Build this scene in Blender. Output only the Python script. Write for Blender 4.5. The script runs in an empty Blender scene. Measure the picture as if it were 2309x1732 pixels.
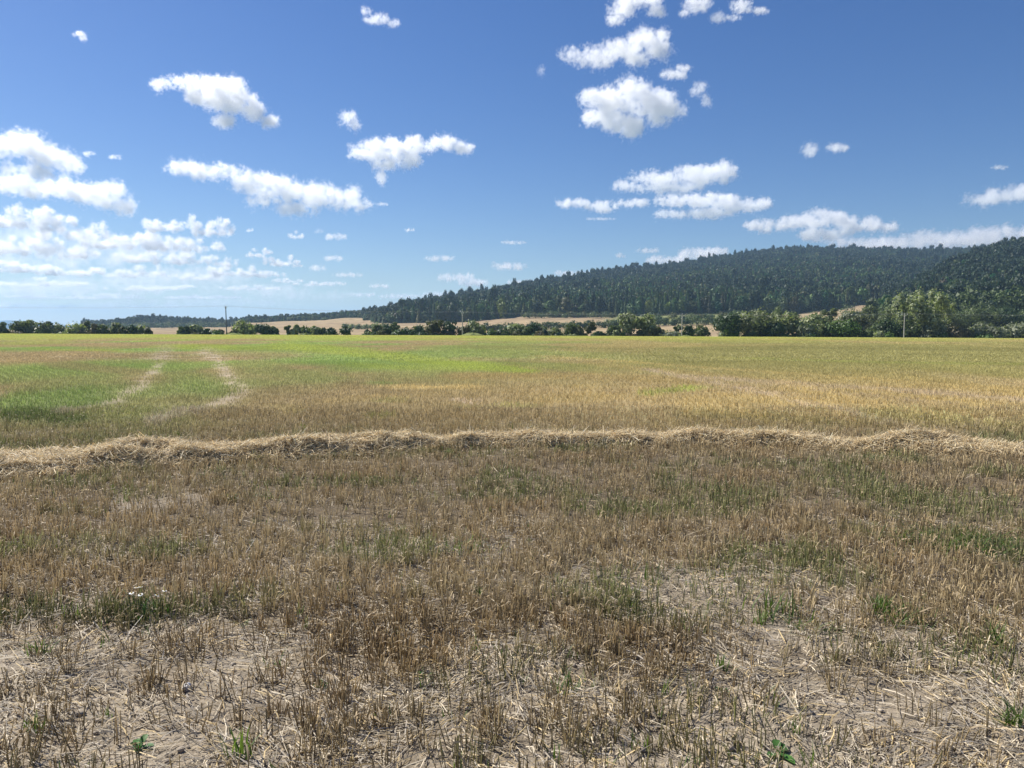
import bpy, math, time
import numpy as np
from mathutils import Vector, noise as mnoise
T0 = time.time()
sc = bpy.context.scene
COL = sc.collection
rad = math.radians

# ------------------------------------------------------------------ camera
PITCH = math.atan(118.0 / 1734.0)
cam_data = bpy.data.cameras.new('camera')
cam = bpy.data.objects.new('camera', cam_data)
COL.objects.link(cam)
cam_data.sensor_width = 36.0
cam_data.lens = 36.0 * 1734.0 / 2309.0
cam_data.clip_start = 0.05
cam_data.clip_end = 200000.0
cam.location = (0, 0, 1.6)
cam.rotation_euler = (rad(90) - PITCH, 0, 0)
sc.camera = cam

# ------------------------------------------------------------------ sky, sun, exposure
SUN_EL, SUN_AZ = rad(46), rad(-58)          # azimuth from the view direction, negative = left
world = bpy.data.worlds.new('World')
sc.world = world
world.use_nodes = True
wt = world.node_tree
sky = wt.nodes.new('ShaderNodeTexSky')
sky.sky_type = 'NISHITA'
sky.sun_disc = False
sky.sun_elevation = SUN_EL
sky.sun_rotation = SUN_AZ
sky.altitude = 200
sky.air_density = 1.0
sky.dust_density = 0.35
sky.ozone_density = 4.0
hsv = wt.nodes.new('ShaderNodeHueSaturation')
hsv.inputs['Saturation'].default_value = 1.26
hsv.inputs['Hue'].default_value = 0.513
wt.links.new(sky.outputs[0], hsv.inputs['Color'])
wt.links.new(hsv.outputs[0], wt.nodes['Background'].inputs[0])
wt.nodes['Background'].inputs[1].default_value = 0.066
sun_data = bpy.data.lights.new('sun', 'SUN')
sun_data.energy = 5.0
sun_data.angle = rad(0.53)
sun_data.color = (1.0, 0.95, 0.87)
sun = bpy.data.objects.new('sun', sun_data)
COL.objects.link(sun)
sd = Vector((math.sin(SUN_AZ) * math.cos(SUN_EL), math.cos(SUN_AZ) * math.cos(SUN_EL), math.sin(SUN_EL)))
sun.rotation_euler = sd.to_track_quat('Z', 'Y').to_euler()
sc.view_settings.view_transform = 'Standard'
sc.view_settings.look = 'None'
sc.view_settings.exposure = 0.6
sc.view_settings.gamma = 1.0
sc.view_settings.use_curve_mapping = False
sc.render.engine = 'CYCLES'
cy = sc.cycles
cy.max_bounces = 24
cy.diffuse_bounces = 3
cy.glossy_bounces = 2
cy.transmission_bounces = 3
cy.transparent_max_bounces = 8
cy.volume_bounces = 15
cy.volume_step_rate = 1.0
cy.volume_max_steps = 256
cy.use_denoising = True
cy.denoiser = 'OPENIMAGEDENOISE'
cy.caustics_reflective = False
cy.caustics_refractive = False

# ------------------------------------------------------------------ helpers
F0 = 1734.0
cp, sp = math.cos(PITCH), math.sin(PITCH)

def ray(px, py):
    """photograph pixel (2309 x 1732) -> (x/y, (z-1.6)/y) of the line of sight"""
    v = (866.0 - py)
    dy = F0 * cp + v * sp
    dz = -F0 * sp + v * cp
    return (px - 1154.5) / dy, dz / dy

def project(x, y, z):
    yc = y * cp - (z - 1.6) * sp
    zc = y * sp + (z - 1.6) * cp
    return 1154.5 + F0 * x / yc, 866.0 - F0 * zc / yc

def sstep(a, b, x):
    t = np.clip((np.asarray(x, float) - a) / (b - a), 0, 1)
    return t * t * (3 - 2 * t)

def hashn(ix, iy, seed):
    h = (ix.astype(np.int64) * 374761393 + iy.astype(np.int64) * 668265263 + seed * 974711) & 0xFFFFFFFF
    h = ((h ^ (h >> 13)) * 1274126177) & 0xFFFFFFFF
    return ((h ^ (h >> 16)) & 0xFFFF) / 65535.0

def vnoise(x, y, seed=0):
    x = np.asarray(x, float); y = np.asarray(y, float)
    ix = np.floor(x); iy = np.floor(y)
    fx = x - ix; fy = y - iy
    fx = fx * fx * (3 - 2 * fx); fy = fy * fy * (3 - 2 * fy)
    a = hashn(ix, iy, seed); b = hashn(ix + 1, iy, seed)
    c = hashn(ix, iy + 1, seed); d = hashn(ix + 1, iy + 1, seed)
    return (a * (1 - fx) + b * fx) * (1 - fy) + (c * (1 - fx) + d * fx) * fy

def fbm(x, y, seed=0, o=4, r=0.5):
    s = 0.0; a = 1.0; n = 0.0
    for k in range(o):
        s = s + a * vnoise(x * 2 ** k + 17.3 * k, y * 2 ** k - 9.1 * k, seed + k)
        n += a; a *= r
    return s / n

def mesh_np(name, V, Fc, colors=None, smooth=False, attrs=None):
    """V (n,3), Fc (m,k) all faces with k corners"""
    me = bpy.data.meshes.new(name)
    V = np.ascontiguousarray(V, dtype=np.float32); Fc = np.ascontiguousarray(Fc, dtype=np.int32)
    n, (m, k) = len(V), Fc.shape
    me.vertices.add(n); me.vertices.foreach_set('co', V.ravel())
    me.loops.add(m * k); me.loops.foreach_set('vertex_index', Fc.ravel())
    me.polygons.add(m); me.polygons.foreach_set('loop_start', np.arange(0, m * k, k, dtype=np.int32))
    me.update(calc_edges=True)
    if smooth:
        me.polygons.foreach_set('use_smooth', np.ones(m, dtype=bool))
    if colors is not None:
        c = np.ones((n, 4), dtype=np.float32); c[:, :3] = colors
        at = me.color_attributes.new('col', 'FLOAT_COLOR', 'POINT')
        at.data.foreach_set('color', c.ravel())
    for an, av in (attrs or {}).items():
        at = me.attributes.new(an, 'FLOAT', 'POINT')
        at.data.foreach_set('value', np.asarray(av, dtype=np.float32))
    return me

def link(name, me, mat=None, parent=None, loc=None, **props):
    o = bpy.data.objects.new(name, me)
    COL.objects.link(o)
    if mat is not None and me is not None and not me.materials:
        me.materials.append(mat)
    if parent is not None:
        o.parent = parent
    if loc is not None:
        o.location = loc
    for k, v in props.items():
        o[k] = v
    return o

def nodes_mat(name):
    m = bpy.data.materials.new(name); m.use_nodes = True
    t = m.node_tree
    return m, t, t.nodes['Principled BSDF'], t.nodes['Material Output']

def mixrgb(t, a, b, fac, mode='MIX'):
    n = t.nodes.new('ShaderNodeMix'); n.data_type = 'RGBA'; n.blend_type = mode
    for s, v in ((n.inputs[0], fac), (n.inputs[6], a), (n.inputs[7], b)):
        if isinstance(v, (int, float)): s.default_value = v
        elif isinstance(v, tuple): s.default_value = (*v[:3], 1)
        else: t.links.new(v, s)
    return n.outputs[2]

def mth(t, op, a, b=None, c=None):
    n = t.nodes.new('ShaderNodeMath'); n.operation = op
    for i, x in enumerate((a, b, c)):
        if x is None: continue
        if isinstance(x, (int, float)): n.inputs[i].default_value = x
        else: t.links.new(x, n.inputs[i])
    return n.outputs[0]

def noise_tex(t, scale, detail=4, rough=0.55, vec=None, stretch=None):
    n = t.nodes.new('ShaderNodeTexNoise')
    n.inputs['Scale'].default_value = scale; n.inputs['Detail'].default_value = detail
    n.inputs['Roughness'].default_value = rough
    if vec is None:
        g = t.nodes.new('ShaderNodeNewGeometry'); vec = g.outputs['Position']
    if stretch:
        mp = t.nodes.new('ShaderNodeMapping'); mp.inputs['Scale'].default_value = stretch
        t.links.new(vec, mp.inputs['Vector']); vec = mp.outputs[0]
    t.links.new(vec, n.inputs['Vector'])
    return n.outputs[0]

def ramp(t, fac, stops):
    n = t.nodes.new('ShaderNodeValToRGB')
    el = n.color_ramp.elements
    while len(el) < len(stops): el.new(0.5)
    for e, (p, c) in zip(el, stops):
        e.position = p; e.color = (*c, 1) if len(c) == 3 else c
    t.links.new(fac, n.inputs[0])
    return n.outputs[0]

# ------------------------------------------------------------------ the lie of the land
def field_z(x, y):
    x = np.asarray(x, float); y = np.asarray(y, float)
    g = (np.clip(y - 5, 0, None) / 245.0) ** 1.25
    g = np.minimum(g, 1.1)
    z = g * (0.22 - 0.00468 * np.clip(x, -260, 260))
    z = z + 0.05 * g * np.sin(x * 0.021 + 1.0)
    return z - 1.6 * sstep(249, 262, y)

def micro_z(x, y):
    """clods and dents of the soil, fading with distance"""
    near = 1 - sstep(14, 30, y)
    return near * ((fbm(x * 1.3, y * 1.3, 3) - 0.5) * 0.07 + (fbm(x * 9, y * 9, 7, 3) - 0.5) * 0.03)

YB = 262.0
# columns of the landscape behind the field: photograph x, y of ... (ground, trees' height taken off later)
KX  = np.array([-900, 0, 110, 200, 317, 420, 515, 560, 700, 800, 850, 950, 1050, 1180, 1213, 1321, 1430, 1476, 1642, 1688, 1779, 1838, 1939, 2030, 2167, 2309, 3200], float)
KYR = np.array([ 742, 742, 742, 732, 713, 719, 723, 723, 713, 703, 697, 678, 661, 638, 632, 618, 603, 600, 575, 568, 557, 555, 559, 561, 558, 552, 560], float)
KDR = np.array([1500,1500,1500,1500,1500,1450,1400,1400,1350,1300,1300,1400,1450,1550,1600,1700,1800,1850,1950,2000,2000,2000,2000,2000,2000,2000,2000], float)
BX  = np.array([-900, 0, 200, 515, 560, 700, 815, 850, 1050, 1190, 1370, 1640, 1795, 1870, 1940, 2030, 2200, 3200], float)
BY  = np.array([ 745, 745, 741, 738, 729, 722, 718, 728, 726, 713, 714, 709, 708, 699, 688, 690, 700, 700], float)
BD  = np.array([1300,1300,1250,1200,1150,1150,1150, 850, 850, 830, 830, 780, 800, 830, 850, 850, 850, 850], float)
MX  = np.array([-900, 0, 515, 1060, 1300, 1600, 1900, 2309, 3200], float)
MY  = np.array([ 751, 750, 749, 744, 739, 733, 731, 734, 734], float)      # at 600 m
SX  = np.array([1880, 1940, 2000, 2050, 2110, 2167, 2212, 2258, 2309, 2450, 2700, 3200], float)
SY  = np.array([ 735, 690, 657, 628, 592, 566, 551, 538, 530, 520, 525, 540], float)
SD  = np.array([ 640, 700, 780, 840, 900, 950, 980, 1000, 1030, 1080, 1100, 1100], float)
TREE_H = 17.0   # typical height of the wood

def px_of_u(u):
    return 1154.5 + np.asarray(u, float) * F0 / 0.9977
def e_of_y(py):
    v = 866.0 - np.asarray(py, float)
    return (-F0 * sp + v * cp) / (F0 * cp + v * sp)

def forest_base_Y(u):
    return np.interp(px_of_u(u), BX, BD)
def ridge_Y(u):
    return np.interp(px_of_u(u), KX, KDR)
def spur_Y(u):
    return np.interp(px_of_u(u), SX, SD)

def terrain_parts(u, Y):
    u = np.asarray(u, float); Y = np.asarray(Y, float)
    px = px_of_u(u)
    z0 = field_z(u * YB, np.full_like(u, YB))
    e0 = (z0 - 1.6) / YB
    e1 = np.minimum(e_of_y(np.interp(px, MX, MY) + 16), e0 + 0.002) * 0.5 + e_of_y(np.interp(px, MX, MY) + 10) * 0.5
    e2 = e_of_y(np.interp(px, MX, MY))
    yb = np.interp(px, BX, BD); eb = e_of_y(np.interp(px, BX, BY))
    yr = np.interp(px, KX, KDR)
    er = e_of_y(np.interp(px, KX, KYR)) - (7.5 + 13.5 * sstep(790, 960, px)) / yr * sstep(180, 260, px)
    er = np.maximum(er, eb + 0.0008)
    ys = [np.full_like(u, YB), np.full_like(u, 430.0), np.full_like(u, 600.0), yb, yb + 0.45 * (yr - yb), yr]
    es = [e0, np.minimum(e1, e2 - 0.001), e2, np.maximum(eb, e2 + 0.001), None, er]
    es[3] = np.maximum(eb, e2 + 0.001)
    es[4] = es[3] + 0.62 * (er - es[3])
    e = es[0].copy() if hasattr(es[0], 'copy') else es[0]
    for k in range(5):
        t = np.clip((Y - ys[k]) / (ys[k + 1] - ys[k]), 0, 1)
        e = np.where(Y >= ys[k], es[k] + (es[k + 1] - es[k]) * t, e)
    z = 1.6 + Y * e
    zr = 1.6 + yr * er
    # behind the ridge the land falls gently away
    z = np.where(Y > yr, zr - (Y - yr) * 0.05 - ((Y - yr) / 400.0) ** 2 * 4, z)
    zfar = -2 + 0 * Y
    z = np.maximum(z, np.where(Y > yr + 50, zfar, -50))
    # the nearer spur on the right
    sy = np.interp(px, SX, SD)
    seff = e_of_y(np.interp(px, SX, SY)) - 22.0 / sy
    t = np.clip((Y - 470) / (sy - 470), 0, 1)
    ebase = e_of_y(740.0)
    ze = ebase + (seff - ebase) * (t ** 0.85)
    zs = np.where(Y <= sy, 1.6 + Y * ze, 1.6 + sy * seff - (Y - sy) * 0.22)
    m = sstep(1880, 1960, px) * (Y > 470)
    zs = np.where(m > 0, zs * m + z * (1 - m), -100)
    spur = (zs > z) & (m > 0.3)
    z = np.maximum(z, zs)
    # far blue hills, seven kilometres and more away, on the left
    fh = 58 * np.exp(-((px - 20) / 80.0) ** 2) + 12 * np.exp(-((px - 150) / 25.0) ** 2) + 48
    z = np.where(Y > 5000, np.maximum(z, fh * sstep(5000, 7200, Y) - 40 * sstep(7200, 9000, Y)), z)
    return z, spur

def terrain_z(u, Y):
    z, s = terrain_parts(u, Y)
    Y = np.asarray(Y, float); u = np.asarray(u, float)
    return z + (fbm(u * Y / 60.0, Y / 60.0, 41, 3) - 0.5) * 5.0 * sstep(650, 1100, Y) * (1 - sstep(3000, 5000, Y))

def ground_z(x, y):
    x = np.asarray(x, float); y = np.asarray(y, float)
    return np.where(y <= YB, field_z(x, y), terrain_z(x / np.maximum(y, 1), np.maximum(y, YB)))

# ------------------------------------------------------------------ colour of the field (albedo, fixed to the ground)
BROWN = np.array([0.250, 0.198, 0.105]); GOLD = np.array([0.350, 0.275, 0.125]); OLIVE = np.array([0.235, 0.215, 0.085])
LIME = np.array([0.275, 0.305, 0.075]); GREEN = np.array([0.120, 0.150, 0.048]); PALE = np.array([0.430, 0.350, 0.260])
YELLOW = np.array([0.330, 0.340, 0.075])

def seg_dist(px, py, pts, sy):
    """distance in picture-high units from points to a polyline; heights stretched by sy"""
    best = np.full(px.shape, 1e9)
    for (x0, y0), (x1, y1) in zip(pts[:-1], pts[1:]):
        dx, dy = x1 - x0, (y1 - y0) * sy
        qx, qy = px - x0, (py - y0) * sy
        t = np.clip((qx * dx + qy * dy) / (dx * dx + dy * dy + 1e-9), 0, 1)
        best = np.minimum(best, np.hypot(qx - t * dx, qy - t * dy))
    return best

# the strokes name points of the ground by where the photograph shows them (2212 x 1659 scale); they stay put on the ground
STROKES = [
    # points, stretch, radius, colour, strength
    ([(360, 750), (470, 750)], 6, 42, LIME, 0.9), ([(480, 752), (700, 752)], 10, 60, LIME, 0.75),
    ([(620, 748), (760, 760), (900, 778), (1120, 801)], 5, 52, LIME, 0.85), ([(760, 790), (900, 797), (1000, 800)], 6, 40, LIME, 0.5),
    ([(30, 742), (110, 740)], 10, 60, LIME, 0.6), ([(190, 757), (245, 758)], 8, 26, LIME, 0.7), ([(90, 755), (140, 757)], 8, 24, LIME, 0.5),
    ([(1400, 851), (1450, 845), (1500, 839)], 6, 34, LIME, 0.75), ([(1000, 885), (1130, 880)], 7, 34, LIME, 0.45),
    ([(605, 880), (640, 893)], 3, 26, OLIVE * 1.5, 0.7), ([(800, 905), (840, 903)], 5, 24, LIME, 0.4), ([(830, 866), (860, 866)], 5, 20, LIME, 0.3),
    ([(40, 880), (180, 860)], 2.4, 75, GREEN * 1.25, 0.9), ([(0, 905), (150, 912)], 3.5, 55, GREEN * 0.9, 0.85), ([(60, 850), (230, 830)], 3.0, 60, GREEN * 1.3, 0.5),
    ([(0, 820), (150, 800), (330, 780)], 5, 90, GREEN * 1.5, 0.45), ([(560, 800), (700, 820)], 5, 60, GREEN * 1.6, 0.4), ([(380, 800), (450, 850)], 3, 50, GREEN * 1.5, 0.45),
    ([(590, 775), (720, 790), (760, 800)], 6, 50, GREEN * 1.6, 0.4), ([(800, 828), (830, 830)], 6, 26, GREEN * 1.5, 0.6),
    ([(200, 768), (420, 775)], 7, 40, BROWN * 1.1, 0.7), ([(130, 790), (280, 805)], 5, 46, BROWN, 0.6), ([(480, 905), (700, 870)], 4, 80, BROWN * 1.0, 0.75),
    ([(560, 850), (640, 845)], 4, 60, BROWN * 1.05, 0.6), ([(950, 900), (1300, 885)], 5, 80, BROWN * 1.15, 0.6),
    ([(1000, 815), (1250, 815), (1480, 825)], 6, 60, GOLD * 0.85, 0.85), ([(1180, 775), (1400, 800), (1700, 830)], 7, 40, GOLD * 0.9, 0.5),
    ([(860, 838), (1010, 838)], 9, 46, GOLD * 1.35, 0.65), ([(980, 862), (1030, 872)], 8, 14, PALE, 0.7),
    ([(1560, 860), (1760, 870)], 6, 60, GOLD * 1.1, 0.7), ([(1700, 830), (2000, 900), (2212, 930)], 5, 34, GOLD * 1.3, 0.5), ([(1560, 820), (1900, 842), (2250, 870)], 7, 30, PALE * 0.9, 0.4),
    ([(1400, 800), (1650, 850), (1900, 915), (2050, 950)], 6, 16, PALE * 0.95, 0.55), ([(1850, 862), (2250, 905)], 6, 26, BROWN * 1.3, 0.6),
    ([(1900, 900), (2250, 940)], 5, 60, OLIVE * 1.15, 0.5), ([(2000, 790), (2250, 815)], 7, 70, OLIVE * 1.2, 0.6), ([(1500, 905), (1900, 925)], 6, 60, OLIVE * 0.9, 0.4),
    ([(1560, 752), (2300, 756)], 10, 50, OLIVE * 0.95, 0.8), ([(1160, 751), (1215, 751)], 6, 16, GREEN * 1.4, 0.6), ([(0, 765), (60, 772)], 6, 60, BROWN * 1.1, 0.5),
    ([(1020, 750), (1500, 760)], 9, 50, OLIVE, 0.5), ([(1020, 778), (1300, 783)], 9, 50, BROWN * 1.25, 0.5),
    ([(68, 727), (78, 734), (88, 739)], 2, 4, GOLD, 0.7), ([(100, 727), (108, 733), (122, 738)], 2, 4, GOLD, 0.7),
    ([(1180, 770), (1500, 795), (2300, 850)], 7, 14, GOLD * 1.25, 0.45), ([(1300, 800), (1700, 850), (2300, 925)], 7, 12, BROWN * 1.2, 0.55), ([(1500, 815), (1900, 858), (2300, 905)], 7, 12, PALE * 0.85, 0.45),
    ([(1100, 790), (1500, 850), (1900, 925), (2000, 945)], 6, 13, BROWN * 1.1, 0.5), ([(1250, 850), (1400, 870), (1560, 900)], 6, 20, GOLD * 1.1, 0.45), ([(1600, 775), (1900, 785), (2300, 790)], 9, 22, LIME * 0.9, 0.35),
    ([(1080, 825), (1250, 845), (1480, 850)], 7, 26, BROWN * 1.25, 0.5), ([(700, 870), (950, 850)], 6, 30, GOLD * 1.0, 0.35),
]
TRACKS = [
    ([(358, 752), (350, 772), (336, 800), (300, 836), (236, 874), (130, 896)], 2.0, 17, PALE * 0.85, 0.6),
    ([(448, 762), (470, 785), (492, 812), (520, 842), (500, 862), (440, 884), (385, 897), (330, 914)], 2.0, 21, PALE * 0.92, 0.7),
]

def field_colour(x, y, full=True):
    x = np.asarray(x, float); y = np.asarray(y, float)
    px, py = project(x, np.maximum(y, 0.8), field_z(x, y))
    px = px / 1.04385; py = py / 1.04385                 # to the 2212 scale
    n1 = fbm(x / 9.0, y / 22.0, 11, 4); n2 = fbm(x / 2.2, y / 5.0, 23, 4); n3 = fbm(x / 30.0, y / 60.0, 31, 3)
    n4 = fbm(x / 0.5, y / 0.8, 61, 3)
    jy = (n2 - 0.5) * 14 * sstep(715, 900, py) + (n4 - 0.5) * 6 * sstep(760, 900, py)
    jx = (n2 - 0.5) * 60 + (n4 - 0.5) * 40
    right = sstep(700, 1500, px)
    def mix(a, b, t): return a * (1 - t[..., None]) + b * t[..., None]
    shp = x.shape + (3,)
    c = np.broadcast_to(BROWN * 1.0, shp).copy()
    far_l = mix(np.broadcast_to(GREEN * 1.9, shp), np.broadcast_to(BROWN * 1.2, shp), sstep(0.35, 0.62, n1))
    far_r = mix(np.broadcast_to(OLIVE * 1.1, shp), np.broadcast_to(GOLD, shp), 0.55 * sstep(0.42, 0.62, n1))
    mid_r = mix(np.broadcast_to(GOLD * 1.05, shp), np.broadcast_to(BROWN * 1.35, shp), sstep(0.38, 0.62, n2))
    mid_l = mix(np.broadcast_to(BROWN * 1.05, shp), np.broadcast_to(GREEN * 1.6, shp), sstep(0.48, 0.72, n1) * 0.7)
    mid = mix(mid_l, mid_r, right)
    far = mix(far_l, far_r, right)
    t = 1 - sstep(775, 850, py + jy)
    c = mix(c * 1.12, mid, sstep(735, 860, 1740 - py - jy * 0.5))
    c = mix(c, far, t)
    # fresh yellow-green strip along the far edge
    edge = 1 - sstep(727, 742, py + (n1 - 0.5) * 14)
    c = mix(c, np.broadcast_to(YELLOW, shp), edge * (0.65 + 0.3 * n1))
    for pts, sy, r, colr, st in STROKES:
        d = seg_dist(px + jx * 0.35, py + jy * 0.45, pts, sy)
        m = (1 - sstep(r * 0.45, r * 1.15, d)) * st
        m = np.where(py > 720, m, 0)
        if m.max() <= 0: continue
        c = mix(c, np.broadcast_to(colr, shp), m)
    # long drilled rows: a faint stripe along the direction of work
    for pts, sy, r, colr, st in TRACKS:
        d = seg_dist(px + (n4 - 0.5) * 8, py + (n4 - 0.5) * 3, pts, sy)
        m = (1 - sstep(r * 0.3, r * 1.5, d)) * st * (0.75 + 0.5 * n4)
        c = mix(c, np.broadcast_to(colr, shp), np.clip(m, 0, 1))
    rows = 0.5 + 0.5 * np.sin((x + 0.16 * y) * 2 * np.pi / 0.75)
    c = c * (1 + 0.10 * (rows - 0.5)[..., None] * (sstep(12, 25, y) * (1 - sstep(60, 110, y)))[..., None])
    # greenish tinge here and there in the near stubble
    gn = sstep(0.55, 0.72, fbm(x / 1.1, y / 0.7, 71, 3)) * (1 - sstep(10, 14, y))
    c = mix(c, np.broadcast_to(np.array([0.12, 0.15, 0.05]), shp), gn * 0.35)
    return c * (0.80 + 0.40 * n2 * 0.6 + 0.16 * n4)[..., None]

def track_mask(x, y):
    px, py = project(x, np.maximum(y, 0.8), field_z(x, y)); px = px / 1.04385; py = py / 1.04385
    m = np.zeros_like(px)
    for pts, sy, r, colr, st in TRACKS:
        m = np.maximum(m, 1 - sstep(r * 0.6, r * 1.1, seg_dist(px, py, pts, sy)))
    return m

# bareness of the near ground (1 = pale open soil, few stalks)
def bareness(x, y):
    px, py = project(x, np.maximum(y, 0.8), np.zeros_like(x))
    px = px / 1.04385; py = py / 1.04385
    b = sstep(1330, 1480, py + (px - 1100) * -0.02 + (fbm(x / 0.6, y / 0.5, 91, 3) - 0.5) * 260) * 0.85
    for pts, sy, r, st in (([(520, 1200), (800, 1190), (1000, 1185)], 3, 140, 0.35), ([(280, 1085), (400, 1080)], 3, 60, 0.7), ([(1500, 1290), (1800, 1330)], 2, 170, 0.75),
                           ([(1240, 1260), (1420, 1270)], 3, 90, 0.5), ([(900, 1260), (1000, 1250)], 3, 70, 0.4), ([(0, 1250), (150, 1240)], 3, 60, 0.5),
                           ([(20, 1440), (260, 1390), (500, 1350), (700, 1330)], 2.0, 80, 0.85), ([(0, 1580), (300, 1600), (560, 1560)], 1.6, 90, 0.8), ([(1150, 1500), (1500, 1480)], 2, 90, 0.6),
                           ([(1900, 1560), (2200, 1600)], 2, 100, 0.7), ([(1700, 1350), (1950, 1400)], 2, 110, 0.7)):
        d = seg_dist(px, py, pts, sy)
        b = np.maximum(b, (1 - sstep(r * 0.5, r * 1.1, d)) * st)
    dense = (([(100, 1250), (500, 1290), (640, 1300)], 2.2, 110, 0.8), ([(1720, 1210), (1950, 1215)], 2.5, 80, 0.9), ([(600, 1580), (1000, 1600)], 1.5, 120, 0.45),
             ([(1100, 1580), (1400, 1570)], 1.6, 90, 0.4), ([(0, 1330), (300, 1340)], 2, 60, 0.6))
    for pts, sy, r, st in dense:
        d = seg_dist(px, py, pts, sy)
        b = b * (1 - (1 - sstep(r * 0.5, r * 1.2, d)) * st)
    return np.clip(b, 0, 1)

# ------------------------------------------------------------------ materials
def mat_ground():
    m, t, b, out = nodes_mat('field_soil')
    a = t.nodes.new('ShaderNodeAttribute'); a.attribute_name = 'col'
    n1 = noise_tex(t, 14, 5, 0.65)
    n2 = noise_tex(t, 90, 3, 0.6)
    f = ramp(t, n1, [(0.3, (0.72, 0.72, 0.72)), (0.7, (1.25, 1.22, 1.18))])
    c = mixrgb(t, a.outputs['Color'], f, 1.0, 'MULTIPLY')
    vo = t.nodes.new('ShaderNodeTexVoronoi'); vo.feature = 'DISTANCE_TO_EDGE'; vo.inputs['Scale'].default_value = 17
    gg = t.nodes.new('ShaderNodeNewGeometry'); wv = t.nodes.new('ShaderNodeVectorMath'); wv.operation = 'ADD'
    nn = t.nodes.new('ShaderNodeTexNoise'); nn.inputs['Scale'].default_value = 12; t.links.new(gg.outputs['Position'], nn.inputs['Vector'])
    sv = t.nodes.new('ShaderNodeVectorMath'); sv.operation = 'SCALE'; sv.inputs['Scale'].default_value = 0.10; t.links.new(nn.outputs['Color'], sv.inputs[0])
    t.links.new(gg.outputs['Position'], wv.inputs[0]); t.links.new(sv.outputs[0], wv.inputs[1]); t.links.new(wv.outputs[0], vo.inputs['Vector'])
    crack = ramp(t, vo.outputs['Distance'], [(0.0, (0.0, 0.0, 0.0)), (0.07, (1, 1, 1))])
    c = mixrgb(t, c, mixrgb(t, (0.55, 0.52, 0.5), (1, 1, 1), crack), 0.45, 'MULTIPLY')
    g = ramp(t, n2, [(0.35, (0.7, 0.68, 0.66)), (0.6, (1.15, 1.15, 1.15))])
    c = mixrgb(t, c, g, 0.6, 'MULTIPLY')
    t.links.new(c, b.inputs['Base Color'])
    b.inputs['Roughness'].default_value = 0.95
    b.inputs['Specular IOR Level'].default_value = 0.1
    bp = t.nodes.new('ShaderNodeBump'); bp.inputs['Strength'].default_value = 0.5; bp.inputs['Distance'].default_value = 0.02
    t.links.new(mth(t, 'ADD', mth(t, 'MULTIPLY', crack, 0.25), mth(t, 'ADD', n1, mth(t, 'MULTIPLY', n2, 0.4))), bp.inputs['Height'])
    t.links.new(bp.outputs[0], b.inputs['Normal'])
    return m

def mat_stalk(name, attr_type='GEOMETRY', trans=0.25, rough=0.6):
    m, t, b, out = nodes_mat(name)
    a = t.nodes.new('ShaderNodeAttribute'); a.attribute_name = 'col'; a.attribute_type = attr_type
    c = a.outputs['Color']
    if attr_type == 'INSTANCER':
        v = t.nodes.new('ShaderNodeAttribute'); v.attribute_name = 'var'
        k = mth(t, 'MULTIPLY_ADD', v.outputs['Fac'], 1.3, 0.45)
        cmb = t.nodes.new('ShaderNodeCombineColor')
        for i in range(3): t.links.new(k, cmb.inputs[i])
        c = mixrgb(t, c, cmb.outputs[0], 1.0, 'MULTIPLY')
    t.links.new(c, b.inputs['Base Color'])
    b.inputs['Roughness'].default_value = rough
    b.inputs['Specular IOR Level'].default_value = 0.25
    if trans > 0:
        tr = t.nodes.new('ShaderNodeBsdfTranslucent'); t.links.new(c, tr.inputs['Color'])
        mx = t.nodes.new('ShaderNodeMixShader'); mx.inputs[0].default_value = trans
        t.links.new(b.outputs[0], mx.inputs[1]); t.links.new(tr.outputs[0], mx.inputs[2])
        t.links.new(mx.outputs[0], out.inputs['Surface'])
    return m

def mat_leaf(name, c1, c2, trans=0.3, inst=False, spec=0.35):
    m, t, b, out = nodes_mat(name)
    v = t.nodes.new('ShaderNodeAttribute'); v.attribute_name = 'var'
    c = mixrgb(t, c1, c2, v.outputs['Fac'])
    if inst:
        a = t.nodes.new('ShaderNodeAttribute'); a.attribute_name = 'col'; a.attribute_type = 'INSTANCER'
        c = mixrgb(t, c, a.outputs['Color'], 1.0, 'MULTIPLY')
    else:
        oi = t.nodes.new('ShaderNodeObjectInfo')
        k = mth(t, 'MULTIPLY_ADD', oi.outputs['Random'], 0.35, 0.82)
        cmb = t.nodes.new('ShaderNodeCombineColor')
        for i in range(3): t.links.new(k, cmb.inputs[i])
        c = mixrgb(t, c, cmb.outputs[0], 1.0, 'MULTIPLY')
    t.links.new(c, b.inputs['Base Color'])
    b.inputs['Roughness'].default_value = 0.55
    b.inputs['Specular IOR Level'].default_value = spec
    tr = t.nodes.new('ShaderNodeBsdfTranslucent')
    ct = mixrgb(t, c, (1.1, 1.25, 0.55), 1.0, 'MULTIPLY')
    t.links.new(ct, tr.inputs['Color'])
    mx = t.nodes.new('ShaderNodeMixShader'); mx.inputs[0].default_value = trans
    t.links.new(b.outputs[0], mx.inputs[1]); t.links.new(tr.outputs[0], mx.inputs[2])
    t.links.new(mx.outputs[0], out.inputs['Surface'])
    return m

def mat_plain(name, colr, rough=0.8, nscale=8.0, namp=0.3, metal=0.0):
    m, t, b, out = nodes_mat(name)
    tc = t.nodes.new('ShaderNodeTexCoord')
    n = noise_tex(t, nscale, 4, 0.6, tc.outputs['Object'])
    lo = tuple(x * (1 - namp) for x in colr); hi = tuple(min(1, x * (1 + namp)) for x in colr)
    c = ramp(t, n, [(0.3, lo), (0.7, hi)])
    t.links.new(c, b.inputs['Base Color'])
    b.inputs['Roughness'].default_value = rough; b.inputs['Metallic'].default_value = metal
    return m

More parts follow.
